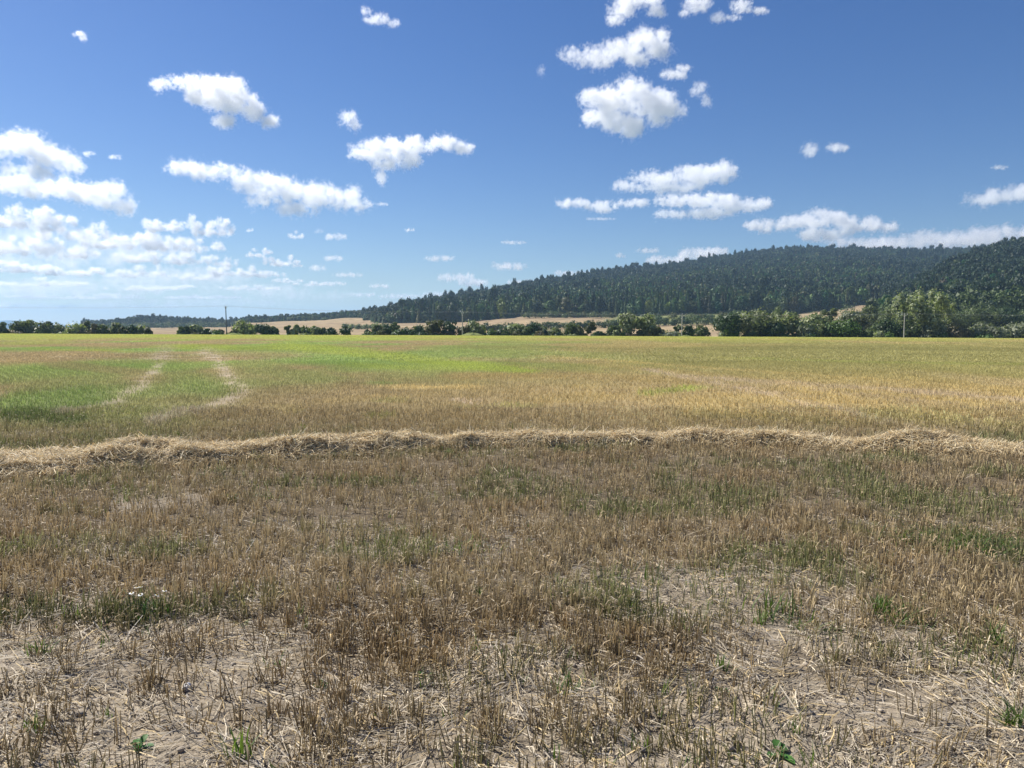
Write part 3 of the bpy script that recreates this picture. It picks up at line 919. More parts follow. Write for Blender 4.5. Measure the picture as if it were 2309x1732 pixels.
# the nearest trees of the wood, each its own thing: the front row at the foot of the hill
near_score = P[:, 1] + 0.0
vis = (fpx > -10) & (fpx < 2320)
order = np.argsort(np.where(vis & ~isc, scl[:, 0] / P[:, 1], 0))[::-1][:230]
sel = np.zeros(len(P), bool); sel[order] = True
# keep those not standing behind one another: all are near the wood's front
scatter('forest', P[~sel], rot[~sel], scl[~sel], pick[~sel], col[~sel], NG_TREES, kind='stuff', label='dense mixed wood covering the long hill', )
M_EDGE = mat_leaf('wood_edge_leaves', (0.050, 0.078, 0.030), (0.120, 0.155, 0.055), 0.2, spec=0.2)
edge_mesh = []
for s in range(5):
    me = protos[s].data.copy(); me.materials.clear(); me.materials.append(M_EDGE); edge_mesh.append(me)
tvs = [trunk_mesh(1.0, 1.3, crown_points(1, 1.3, 'round', 10, np.random.default_rng(3))[3], np.random.default_rng(s)) for s in range(2)]
tms = []
for tv, tf in tvs:
    tv = tv.copy(); tv[:, :2] *= 0.6
    m_ = mesh_np('trunk', tv, tf, smooth=True); m_.materials.append(M_BARK); tms.append(m_)
for i in np.where(sel)[0]:
    root = bpy.data.objects.new('broadleaf_tree', None); COL.objects.link(root)
    root.location = P[i]; root.rotation_euler = rot[i]; root.scale = scl[i]
    right = fpx[i] > 1940
    root['label'] = 'broadleaf tree of the wood on the steep spur at the right' if right else 'broadleaf tree in the front row of the wood under the long hill'
    root['category'] = 'tree'; root['group'] = 'trees of the wood on the right-hand spur' if right else 'front trees of the wood under the hill'
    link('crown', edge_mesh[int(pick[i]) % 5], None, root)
    link('trunk', tms[i % 2], None, root)

# scrub and hedges on the slope between the field and the wood
rng = np.random.default_rng(9)
ORD = ['first', 'second', 'third', 'fourth', 'fifth', 'sixth', 'seventh', 'eighth', 'ninth', 'tenth', 'eleventh', 'twelfth', 'thirteenth', 'fourteenth', 'fifteenth', 'sixteenth', 'seventeenth', 'eighteenth', 'nineteenth', 'twentieth', 'twenty-first', 'twenty-second', 'twenty-third', 'twenty-fourth', 'twenty-fifth', 'twenty-sixth']
def hedge(pts, n, Y0, Y1, hr, lms, label, group, cat='bush', name='bush', jy=6):
    for k in range(n):
        t = (k + rng.uniform(-.3, .3)) / max(1, n - 1)
        px = np.interp(t, [0, 1], [pts[0], pts[1]]); Y = np.interp(t, [0, 1], [Y0, Y1]) + rng.uniform(-jy, jy)
        u = (px - 1154.5) / F0
        x = u * Y; z = float(terrain_z(u, Y)); h = rng.uniform(*hr)
        root = bpy.data.objects.new(name, None); COL.objects.link(root)
        root.location = (x, Y, z - 0.2); root['label'] = label if n == 1 else ORD[k] + ' from the left, ' + label; root['category'] = cat; root['group'] = group
        w = h * rng.uniform(1.2, 1.9)
        P_, D_, v_, C_ = crown_points(w, h, 'bush', 420, rng)
        V, Fc = leaf_cards(P_, D_, 0.62, rng, big=crown_points.big)
        link('crown', mesh_np('crown', V, Fc, attrs={'var': np.repeat(v_, 4)}), LEAF[lms[k % len(lms)]], root)
        tv, tf = trunk_mesh(w, h, C_, rng)
        link('trunk', mesh_np('trunk', tv, tf), M_BARK, root)
hedge((1060, 1400), 22, 560, 590, (4.5, 7), ('dark', 'mid', 'dark'), 'dark bush in the hedge below the tan hill field', 'bushes of the hedge below the tan hill field')
hedge((1400, 1640), 18, 600, 610, (5, 8), ('dark', 'mid'), 'dark bush in the hedge behind the willow pair', 'bushes of the hedge behind the willow pair')
hedge((1400, 1660), 16, 680, 720, (4, 7), ('mid', 'olive', 'dark'), 'bush dotted over the rough grass below the wood', 'bushes on the rough grass below the wood', jy=25)
hedge((1190, 1380), 14, 800, 800, (5, 8), ('mid', 'olive'), 'bush on the upper edge of the tan hill field', 'bushes on the upper edge of the tan hill field', jy=8)
hedge((780, 870), 7, 700, 640, (4, 6), ('mid', 'willow'), 'bush at the lower corner of the brown slope', 'bushes at the corner of the brown slope')
hedge((1800, 2080), 12, 560, 540, (6, 10), ('mid', 'willow'), 'bush on the slope behind the tall group of trees', 'bushes behind the tall group of trees', jy=20)
hedge((1905, 1925), 1, 700, 700, (13, 13), ('mid',), 'lone round tree on the upper tan field', 'lone tree', cat='tree', name='broadleaf_tree')
hedge((200, 500), 26, 1180, 1150, (7, 11), ('dark', 'mid'), 'tree at the foot of the low wooded hill on the left', 'trees at the foot of the low wooded hill', cat='tree', name='broadleaf_tree', jy=12)
print('forest', time.time() - T0)

# ------------------------------------------------------------------ power line
POLES = [(509.5, 688, 252, M_WOOD, 'dark power pole standing alone left of the round tree', -0.010),
         (1042.5, 701, 258, M_CONC, 'slim grey power pole before the dark hillside, second from the left', 0.004),
         (1538, 706, 256, M_CONC, 'pale power pole between the silvery bush and the dark bush', 0.010),
         (2040, 705, 254, M_CONC, 'grey power pole in front of the tall poplar', 0.004)]
def box(cx, cy, cz, sx, sy, sz):
    V = np.array([(cx + a * sx / 2, cy + b * sy / 2, cz + c * sz / 2) for a in (-1, 1) for b in (-1, 1) for c in (-1, 1)])
    F = np.array([(0, 1, 3, 2), (4, 6, 7, 5), (0, 4, 5, 1), (2, 3, 7, 6), (0, 2, 6, 4), (1, 5, 7, 3)])
    return V, F
def lathe(prof, sides=8, cx=0, cy=0):
    th = np.linspace(0, 2 * np.pi, sides, endpoint=False)
    V = np.concatenate([np.stack([cx + np.cos(th) * r, cy + np.sin(th) * r, np.full(sides, z)], 1) for r, z in prof])
    F = [(k * sides + i, k * sides + (i + 1) % sides, (k + 1) * sides + (i + 1) % sides, (k + 1) * sides + i) for k in range(len(prof) - 1) for i in range(sides)]
    return V, np.array(F)
tops = []
for k, (px, ty, Y, m, lab, lean) in enumerate(POLES):
    u, e = ray(px, ty); x = u * Y; z0 = float(ground_z(x, Y)); h = 1.6 + e * Y - z0
    root = bpy.data.objects.new('power_pole', None); COL.objects.link(root); root.location = (x, Y, z0)
    root.rotation_euler = (0, lean * 1.0, 0.25)
    root['label'] = lab; root['category'] = 'power pole'; root['group'] = 'poles of the power line along the field edge'
    link('pole_shaft', mesh_np('pole_shaft', *lathe([(0.19, -0.5), (0.17, h * 0.4), (0.13, h - 0.5), (0.12, h - 0.48), (0.0, h - 0.45)], 12), smooth=True), m, root)
    aw = 0.9 if k in (0, 1) else 2.4
    V, F = join([box(0, 0, h - 0.75, aw, 0.12, 0.12), box(0, 0.11, h - 0.9, 0.1, 0.1, 0.5), tube((-aw * 0.3, 0.08, h - 0.8), (0, 0.12, h - 1.5), 0.03, 0.03), tube((aw * 0.3, 0.08, h - 0.8), (0, 0.12, h - 1.5), 0.03, 0.03)])
    link('crossarm', mesh_np('crossarm', V, F), M_METAL, root)
    link('clamp_band', mesh_np('clamp_band', *lathe([(0.16, h - 1.55), (0.17, h - 1.55), (0.17, h - 1.4), (0.16, h - 1.4)], 12)), M_METAL, root)
    tp = []
    ins = mesh_np('insulator', *lathe([(0.03, 0), (0.10, 0.05), (0.05, 0.09), (0.11, 0.14), (0.05, 0.18), (0.09, 0.23), (0.04, 0.3), (0.0, 0.33)], 8), smooth=True); ins.materials.append(M_CERAM)
    for dx in (-aw * 0.46, 0.0, aw * 0.46):
        link('insulator', ins, None, root, loc=(dx, 0, h - 0.69 if dx else h - 0.46))
        tp.append(np.array([x + dx, Y, z0 + (h - 0.37 if dx else h - 0.14)]))
    tops.append(tp)
# off-frame ends of the line
tl = [np.array([-230.0, 238, 11.0]) + np.array([d, 0, 0]) for d in (-0.4, 0, .4)]
tr = [np.array([255.0, 250, 8.6]) + np.array([d, 0, 0]) for d in (-1.1, 0, 1.1)]
M_WIRE = mat_plain('aluminium_wire', (0.30, 0.31, 0.33), 0.5, 1.0, 0.05)
chain = [tl] + tops + [tr]
span_names = ['left of the leftmost pole', 'between the first and second pole', 'between the second and third pole', 'between the third and fourth pole', 'right of the fourth pole']
for s in range(5):
    for w_ in range(3):
        a, b = chain[s][w_], chain[s + 1][w_]
        L_ = np.linalg.norm(b - a); ps = []
        for t in np.linspace(0, 1, 25):
            p = a + (b - a) * t; p = p - np.array([0, 0, 4 * t * (1 - t) * (L_ * 0.009)]); ps.append(p)
        V, F = join([tube(ps[i], ps[i + 1], 0.011, 0.011, 4) for i in range(24)])
        link('power_line', mesh_np('power_line', V, F), M_WIRE, label=f'thin overhead wire {span_names[s]}', category='wire', group='wires of the power line ' + span_names[s])
# pylon on the ridge
u, e = ray(2170.5, 552.0); Yp = 1960.0
zt = 1.6 + e * Yp; zb = float(terrain_z(u, Yp)); root = bpy.data.objects.new('pylon', None); COL.objects.link(root); root.location = (u * Yp, Yp, zb)
root['label'] = 'small portal pylon showing above the trees on the ridge'; root['category'] = 'pylon'
hp = zt - zb
for s in (-1, 1):
    link('leg', mesh_np('leg', *tube((s * 5.4, 0, 0), (s * 4.0, 0, hp), 0.30, 0.22, 4)), M_METAL, root)
link('crossarm', mesh_np('crossarm', *join([box(0, 0, hp, 10.5, 0.35, 0.35), box(0, 0, hp - 1.1, 7.5, 0.25, 0.25)] + [tube((-4 + k * 1.3, 0, hp - 1.1 * (k % 2)), (-2.7 + k * 1.3, 0, hp - 1.1 * ((k + 1) % 2)), 0.1, 0.1, 4) for k in range(6)])), M_METAL, root)

# ------------------------------------------------------------------ straw, stubble and litter
def prisms(P, Dv, L, R, col, bend=None, taper=0.85, rng=None):
    """three-sided stalks from P along Dv; one or two segments"""
    n = len(P)
    Dv = Dv / (np.linalg.norm(Dv, axis=1, keepdims=True) + 1e-9)
    ref = np.tile([0.13, 0.37, 0.92], (n, 1)); par = np.abs((ref * Dv).sum(1)) > 0.9
    ref[par] = [0.9, 0.2, 0.1]
    A = np.cross(Dv, ref); A /= np.linalg.norm(A, axis=1, keepdims=True); B = np.cross(Dv, A)
    rings = []
    segs = [0.0, 1.0] if bend is None else [0.0, 0.5, 1.0]
    for s in segs:
        c = P + Dv * (L * s)[:, None]
        if bend is not None: c = c + bend * (4 * s * (1 - s))
        r = R * (1 - (1 - taper) * s)
        for k in range(3):
            th = 2 * np.pi * k / 3
            rings.append(c + (A * math.cos(th) + B * math.sin(th)) * r[:, None])
    m = len(rings)
    V = np.stack(rings, 1).reshape(-1, 3)
    F = []
    for s in range(len(segs) - 1):
        for k in range(3):
            F.append((s * 3 + k, s * 3 + (k + 1) % 3, (s + 1) * 3 + (k + 1) % 3, (s + 1) * 3 + k))
    F = np.array(F)
    Fc = (np.arange(n)[:, None, None] * m + F[None]).reshape(-1, 4)
    return V, Fc, np.repeat(col, m, axis=0)

def ribbons(P, Dv, L, W, col, bend, rng):
    """flat straws: two quads each, slightly rolled"""
    n = len(P)
    Dv = Dv / (np.linalg.norm(Dv, axis=1, keepdims=True) + 1e-9)
    up = np.stack([rng.normal(0, 0.55, n), rng.normal(0, 0.55, n), np.ones(n)], 1)
    S = np.cross(Dv, up); S /= np.linalg.norm(S, axis=1, keepdims=True) + 1e-9
    pts = []
    for s, w in ((0.0, 1.0), (0.5, 1.0), (1.0, 0.7)):
        c = P + Dv * (L * s)[:, None] + bend * (4 * s * (1 - s))
        pts += [c - S * (W * w)[:, None], c + S * (W * w)[:, None]]
    V = np.stack(pts, 1).reshape(-1, 3)
    F = np.array([(0, 1, 3, 2), (2, 3, 5, 4)])
    return V, (np.arange(n)[:, None, None] * 6 + F[None]).reshape(-1, 4), np.repeat(col, 6, axis=0)

def spread(r, n, y0, y1):
    """even cover of the near ground, with a margin of a few steps to either side"""
    yy = np.linspace(y0, y1, 400); cdf = np.cumsum(0.70 * yy + 2.8); cdf = (cdf - cdf[0]) / (cdf[-1] - cdf[0])
    y = np.interp(r.random(n), cdf, yy)
    return r.uniform(-1, 1, n) * (0.70 * y + 2.8), y

def surf(x, y):
    return field_z(x, y) + micro_z(x, y)

# --- the swath of raked straw across the field
WX = np.array([-500, 0, 150, 300, 450, 560, 620, 700, 760, 820, 900, 960, 1000, 1100, 1250, 1350, 1420, 1500, 1600, 1700, 1780, 1850, 1900, 2000, 2060, 2120, 2212, 2700], float) * 1.04385
WT = np.array([ 982, 969, 966, 961, 957, 949, 951, 944, 946, 937, 939, 943, 937, 939, 933, 937, 943, 935, 934, 937, 946, 947, 943, 938, 943, 956, 962, 975], float) * 1.04385
WB = np.array([1065, 1026, 1015, 1004, 995, 986, 985, 984, 980, 975, 970, 966, 965, 963, 961, 962, 961, 958, 959, 962, 967, 970, 972, 975, 977, 979, 981, 990], float) * 1.04385
# turned into ground distances along directions x/y
def swath_line():
    us = np.linspace(-1.05, 1.05, 900)
    px = px_of_u(us)
    yb = np.interp(px, WX, WB) + np.interp(px, [0, 800, 1400, 2309], [17, 12, 9, 11]); yt = np.interp(px, WX, WT)
    Yb = -1.6 / e_of_y(yb)
    ker = np.ones(41) / 41
    Yb = np.convolve(np.pad(Yb, 20, mode='edge'), ker, 'valid')
    wd = np.interp(px, [0, 700, 1100, 2309], [1.60, 1.30, 1.00, 1.00])
    Yc = Yb + 0.42 * wd
    zc = 1.6 + Yc * e_of_y(yt) - 0.022
    return us, Yb, wd, np.clip(zc, 0.09, 0.36)
SU, SYB, SWD, SZC = swath_line()
def swath_h(x, y):
    u = x / y
    yb = np.interp(u, SU, SYB); wd = np.interp(u, SU, SWD); zc = np.interp(u, SU, SZC)
    wob = (fbm(x * 1.6, y * 1.6, 101, 3) - 0.5) * 0.5
    t = (y - yb) / wd + wob * 0.35
    prof = sstep(0.0, 0.26, t) * (1 - sstep(0.42, 1.0, t))
    ledge = 0.32 * sstep(-0.05, 0.12, t) * (1 - sstep(0.8, 1.0, t)) * (u < -0.1)
    p = np.maximum(prof, ledge)
    lump = 0.66 + 0.62 * sstep(0.25, 0.75, fbm(x * 1.1, y * 2.2, 103, 3))
    return np.where((t > -0.05) & (t < 1.0), zc * p * lump, 0.0)

def build_swath():
    r = np.random.default_rng(21)
    us = np.linspace(-1.0, 1.0, 1000)
    ts = np.linspace(-0.25, 1.2, 46)
    U, Tt = np.meshgrid(us, ts)
    Y = np.interp(U, SU, SYB) + Tt * np.interp(U, SU, SWD)
    X = U * Y
    H = swath_h(X, Y)
    rough = (fbm(X * 14, Y * 14, 111, 3) - 0.5) * 0.05 * (H > 0.02)
    Z = surf(X, Y) + H + rough - 0.012
    V = np.stack([X, Y, Z], -1).reshape(-1, 3)
    c = np.tile([0.38, 0.30, 0.18], (len(V), 1)) * (0.6 + 0.8 * r.random(len(V)))[:, None]
    parts = [(V, grid_faces(len(us), len(ts)), c)]
    # straws lying over the heap
    n = 120000
    u = r.uniform(-0.95, 0.95, n)
    t = np.where(r.random(n) < 0.8, r.uniform(0.0, 0.75, n), r.normal(0.35, 0.5, n))
    y = np.interp(u, SU, SYB) + t * np.interp(u, SU, SWD); x = u * y
    h = swath_h(x, y)
    keep = (h > 0.02) | (r.random(n) < 0.32)
    x, y, h = x[keep], y[keep], h[keep]; n = len(x)
    L = np.clip(r.gamma(3.0, 0.045, n), 0.04, 0.42)
    th = r.normal(0.0, 1.1, n)
    el = r.normal(0.0, 0.30, n); el[r.random(n) < 0.05] += 0.5
    el = np.where(h < 0.02, el * 0.2, el)
    D = np.stack([np.cos(th) * np.cos(el), np.sin(th) * np.cos(el), np.sin(el)], 1)
    # follow the slope of the heap
    eps = 0.08
    sx = (swath_h(x + eps, y) - swath_h(x - eps, y)) / (2 * eps); sy = (swath_h(x, y + eps) - swath_h(x, y - eps)) / (2 * eps)
    D[:, 2] += 0.8 * (np.clip(sx, -1, 1) * D[:, 0] + np.clip(sy, -1.2, 1.2) * D[:, 1])
    C = np.stack([x, y, surf(x, y) + h + r.uniform(-0.02, 0.035, n) * (h > 0.02) + 0.006], 1)
    P = C - D * (L * 0.5)[:, None]
    col = np.array([0.80, 0.655, 0.41])[None] * (0.55 + 0.60 * r.random(n))[:, None] * np.array([1, 0.97, 0.92])[None] ** (r.normal(0, 1.5, n))[:, None]
    bend = r.normal(0, 0.012, (n, 3))
    V2, F2, c2 = ribbons(P, D, L, r.uniform(0.0020, 0.0042, n), np.clip(col, 0.03, 0.85), bend, r)
    parts.append((V2, F2, c2))
    Vs = np.concatenate([p[0] for p in parts]); o = 0; Fs = []
    for p in parts: Fs.append(p[1] + o); o += len(p[0])
    me = mesh_np('straw_swath', Vs, np.concatenate(Fs), np.concatenate([p[2] for p in parts]))
    link('straw_swath', me, M_STALK, kind='stuff', label='long low swath of raked dry straw lying across the field')
build_swath()

# --- standing stubble close by: every stalk its own geometry, joined (uncountable)
def build_stubble():
    r = np.random.default_rng(33)
    # clumps
    def sample(n, y0, y1):
        return spread(r, n, y0, y1)
    nc = 40000
    x, y = sample(nc, 1.9, 15.5); xn, yn = sample(7000, 1.9, 6.2); x = np.concatenate([x, xn]); y = np.concatenate([y, yn]); nc = len(x)
    # drilled rows, slightly askew
    row = 0.145; a = 0.22
    q = x * math.cos(a) + y * math.sin(a); s_ = -x * math.sin(a) + y * math.cos(a)
    q = np.round(q / row) * row + r.normal(0, 0.022, nc)
    x = q * math.cos(a) - s_ * math.sin(a); y = q * math.sin(a) + s_ * math.cos(a)
    ok = (y > 1.6); x, y = x[ok], y[ok]
    b = bareness(x, y)
    dens = (1 - 0.70 * b) * (0.45 + 0.9 * sstep(0.3, 0.6, fbm(x / 0.7, y / 0.7, 131, 3)))
    h0 = swath_h(x, y)
    keep = (r.random(len(x)) < dens) & (h0 < 0.035)
    x, y, b = x[keep], y[keep], b[keep]
    k = r.poisson(4.6 - 1.2 * b, len(x)) + 1
    X = np.repeat(x, k); Y = np.repeat(y, k); n = len(X)
    cid = np.repeat(np.arange(len(x)), k)
    ch = (r.normal(0.102, 0.026, len(x)) * (1 - 0.15 * b)).clip(0.05, 0.20)[cid]
    lean = r.normal(0, 0.10, (len(x), 2))[cid]
    off = r.normal(0, 0.024, (n, 2))
    X = X + off[:, 0]; Y = Y + off[:, 1]
    D = np.stack([lean[:, 0] + off[:, 0] * 5 + r.normal(0, .09, n), lean[:, 1] + off[:, 1] * 5 + r.normal(0, .09, n), np.ones(n)], 1)
    broken = r.random(n) < 0.09; D[broken, :2] += r.normal(0, 0.9, (broken.sum(), 2))
    L = (ch * r.uniform(0.65, 1.25, n)).clip(0.03, 0.24)
    tone = (0.50 + 0.90 * r.random(n))[:, None]
    base = np.array([0.375, 0.292, 0.165])[None] * tone
    rust = sstep(0.4, 0.7, fbm(X / 0.8, Y / 0.8, 141, 3))[:, None]
    base = base * (1 - rust * 0.5) + np.array([0.325, 0.225, 0.115])[None] * tone * rust * 0.5
    gr = (sstep(0.50, 0.72, fbm(X / 0.9, Y / 0.6, 71, 3)) * 0.7 + 0.10 * r.random(n))[:, None]
    col = base * (1 - gr) + np.array([0.16, 0.19, 0.065])[None] * tone * gr
    P = np.stack([X, Y, surf(X, Y) - 0.008], 1)
    R = r.uniform(0.0015, 0.0029, n) * (1 + 0.05 * np.clip(Y - 5, 0, 10))
    fc = field_colour(X, Y) * 1.4 * tone
    tt = sstep(10.2, 13.6, Y + 1.5 * (fbm(X / 2, Y / 2, 181, 2) - 0.5))[:, None]
    col = col * (1 - tt) + fc * tt
    nearby = Y < 4.3
    V, F, c = prisms(P[nearby], D[nearby], L[nearby], R[nearby], col[nearby], None, taper=0.9)
    # pale cut tips
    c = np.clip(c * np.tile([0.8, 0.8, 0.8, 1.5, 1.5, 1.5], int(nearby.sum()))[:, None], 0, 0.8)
    # farther off each stalk is one narrow blade, turned at random
    q = ~nearby; nq = int(q.sum()); ph = r.uniform(0, np.pi, nq)
    sd_ = np.stack([np.cos(ph), np.sin(ph), np.zeros(nq)], 1) * (R[q] * 1.25)[:, None]
    Dq = D[q] / np.linalg.norm(D[q], axis=1, keepdims=True); Tq = P[q] + Dq * L[q][:, None]
    Vq = np.stack([P[q] - sd_, P[q] + sd_, Tq + sd_ * .85, Tq - sd_ * .85], 1).reshape(-1, 3)
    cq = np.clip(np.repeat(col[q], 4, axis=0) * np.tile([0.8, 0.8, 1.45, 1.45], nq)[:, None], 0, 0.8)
    F = np.concatenate([F, np.arange(4 * nq).reshape(-1, 4) + len(V)]); V = np.concatenate([V, Vq]); c = np.concatenate([c, cq])
    # torn leaf sheaths hanging from the stalks
    m = int(n * 0.36); id_ = r.choice(n, m, replace=False)
    Dn = D[id_] / np.linalg.norm(D[id_], axis=1, keepdims=True)
    S = P[id_] + Dn * (L[id_] * r.uniform(0.25, 0.95, m))[:, None]
    th = r.uniform(0, 6.28, m); ln = r.uniform(0.02, 0.075, m)
    E = S + np.stack([np.cos(th) * ln, np.sin(th) * ln, r.normal(-0.01, 0.03, m)], 1)
    E[:, 2] = np.maximum(E[:, 2], P[id_, 2] + 0.01)
    side = np.stack([-np.sin(th), np.cos(th), r.normal(0, .5, m)], 1) * 0.0032
    M1 = (S + E) / 2 + np.array([0, 0, 0.012])
    V3 = np.stack([S - side, S + side, M1 + side, M1 - side, E], 1).reshape(-1, 3)
    o = np.arange(m)[:, None] * 5
    F3 = np.concatenate([o + np.array([[0, 1, 2, 3]]), o + np.array([[3, 2, 4, 4]])])
    tri = np.concatenate([o + np.array([[0, 1, 2]]), o + np.array([[0, 2, 3]]), o + np.array([[3, 2, 4]])])
    c3 = np.repeat(np.array([0.40, 0.31, 0.19])[None] * (0.6 + 0.7 * r.random(m))[:, None], 5, axis=0)
    me = mesh_np('stubble', V, F, c)
    link('stubble', me, M_STALK, kind='stuff', label='cut brown stubble standing in clumps over the near field')
    me = mesh_np('torn_leaves', V3, tri, c3)
    link('torn_leaves', me, M_STALK, kind='stuff', label='torn dry leaf sheaths hanging among the stubble')
    print('stalks', n)
build_stubble()

def build_litter():
    r = np.random.default_rng(44)
    n = 270000
    x1, y1 = spread(r, 90000, 1.7, 15.0); x2, y2 = spread(r, n - 90000, 1.7, 6.4)
    x = np.concatenate([x1, x2]); y = np.concatenate([y1, y2])
    b = bareness(x, y)
    cl = fbm(x / 0.35, y / 0.35, 151, 3)
    keep = (r.random(n) < (0.35 + 0.65 * sstep(0.35, 0.6, cl)) * (0.55 + 0.45 * b)) & (swath_h(x, y) < 0.03)
    x, y = x[keep], y[keep]; n = len(x)
    L = np.clip(r.gamma(2.2, 0.030, n), 0.015, 0.26)
    th = r.uniform(0, 6.28, n)
    # straws lie roughly together where the rake has passed
    gth = fbm(x / 0.8, y / 0.8, 161, 2) * 6.0; al = r.random(n) < 0.45; th = np.where(al, gth + r.normal(0, .35, n), th)
    el = np.abs(r.normal(0, 0.13, n)); el[r.random(n) < 0.06] += 0.4
    D = np.stack([np.cos(th) * np.cos(el), np.sin(th) * np.cos(el), np.sin(el)], 1)
    P = np.stack([x, y, surf(x, y) + 0.003 + r.random(n) ** 2 * 0.018], 1) - D * (L * 0.5)[:, None] * np.array([1, 1, 0.3])
    tone = (0.40 + 0.85 * r.random(n))[:, None]
    col = np.array([0.66, 0.57, 0.42])[None] * tone
    grey = r.random(n)[:, None] < 0.3; col = np.where(grey, np.array([0.45, 0.40, 0.33])[None] * tone, col)
    gold = r.random(n)[:, None] < 0.15; col = np.where(gold, np.array([0.70, 0.54, 0.28])[None] * tone, col)
    bend = r.normal(0, 0.006, (n, 3)); bend[:, 2] = np.abs(bend[:, 2])
    V, F, c = ribbons(P, D, L, r.uniform(0.0010, 0.0030, n), np.clip(col, 0.03, 0.85), bend, r)
    me = mesh_np('straw_litter', V, F, c)
    link('straw_litter', me, M_STALK, kind='stuff', label='loose dry straw scattered over the pale soil')
    # fine chaff and crumbs of soil
    n = 60000
    x, y = spread(r, n, 1.7, 8.5)
    s = r.uniform(0.003, 0.011, n)
    th = r.uniform(0, 6.28, n)
    a = np.stack([np.cos(th) * s, np.sin(th) * s, r.normal(0, .3, n) * s], 1); b_ = np.stack([-np.sin(th) * s * .5, np.cos(th) * s * .5, r.normal(0, .3, n) * s], 1)
    Pc = np.stack([x, y, surf(x, y) + 0.004], 1)
    V = np.stack([Pc - a, Pc + b_, Pc + a + np.array([0, 0, 0.004])], 1).reshape(-1, 3)
    c = np.repeat(np.array([0.42, 0.35, 0.25])[None] * (0.4 + 0.9 * r.random(n))[:, None], 3, axis=0)
    link('chaff', mesh_np('chaff', V, np.arange(3 * n).reshape(-1, 3), c), M_STALK, kind='stuff', label='fine chaff and crumbs strewn on the ground')
    # clods
    n = 6500
    x, y = spread(r, n, 1.8, 8.5)
    b = bareness(x, y); k = r.random(n) < (0.25 + 0.75 * b); x, y = x[k], y[k]; n = len(x)
    s = np.clip(r.gamma(2.0, 0.0045, n), 0.004, 0.022)
    ico = np.array([(0, 0, 1), (.9, 0, .35), (.28, .85, .3), (-.72, .53, .4), (-.7, -.55, .3), (.3, -.85, .4), (.5, .4, -.6), (-.6, .1, -.6), (.2, -.6, -.6)])
    Ft = np.array([(0, 1, 2), (0, 2, 3), (0, 3, 4), (0, 4, 5), (0, 5, 1), (1, 6, 2), (2, 6, 3), (3, 6, 7), (3, 7, 4), (4, 7, 8), (4, 8, 5), (5, 8, 1), (1, 8, 6)])
    J = ico[None] * (1 + r.normal(0, .18, (n, 9, 1))) * s[:, None, None] * np.array([1, 1, .7])
    V = (J + np.stack([x, y, surf(x, y) + s * 0.25], 1)[:, None]).reshape(-1, 3)
    Fc = (np.arange(n)[:, None, None] * 9 + Ft[None]).reshape(-1, 3)
    c = np.repeat(np.array([0.40, 0.335, 0.255])[None] * (0.7 + 0.45 * r.random(n))[:, None], 9, axis=0)
    m, t, bb, out = nodes_mat('clod_soil'); a = t.nodes.new('ShaderNodeAttribute'); a.attribute_name = 'col'; t.links.new(a.outputs['Color'], bb.inputs['Base Color']); bb.inputs['Roughness'].default_value = 1
    link('soil_clods', mesh_np('soil_clods', V, Fc, c), m, kind='stuff', label='small pale clods of dry soil')
build_litter()
print('near', time.time() - T0)

# --- stubble farther out: tiles of stalks repeated over the field, coloured by where they stand
def proto_tile(seed, n, green, half=0.55):
    r = np.random.default_rng(seed)
    x = r.uniform(-half, half, n); y = r.uniform(-half, half, n)
    q = np.round(x / 0.15) * 0.15 + r.normal(0, 0.02, n); x = q
    L = r.uniform(0.07, 0.15, n) * (1.15 if green else 1.0)
    th = r.uniform(0, np.pi, n); w = 0.0055
    a = np.stack([np.cos(th) * w, np.sin(th) * w, np.zeros(n)], 1)
    lean = np.stack([r.normal(0, .2, n), r.normal(0, .2, n), np.ones(n)], 1) * L[:, None]
    B = np.stack([x, y, np.full(n, -0.02)], 1)
    V = np.stack([B - a, B + a, B + a * .7 + lean, B - a * .7 + lean], 1).reshape(-1, 3)
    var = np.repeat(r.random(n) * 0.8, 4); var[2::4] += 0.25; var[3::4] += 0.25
    me = mesh_np('tile', V, np.arange(4 * n).reshape(-1, 4), attrs={'var': var}); me.materials.append(M_TILE)
    return bpy.data.objects.new('stubble_tile', me)
tiles = [proto_tile(s, 300, False) for s in range(3)] + [proto_tile(9, 380, True)]
NG_TILE = instancer(tiles, 'tile_scatter')
small_tiles = [proto_tile(s, 90, False, 0.29) for s in range(20, 25)] + [proto_tile(29, 110, True, 0.29)]
NG_SMALL = instancer(small_tiles, 'small_tile_scatter')
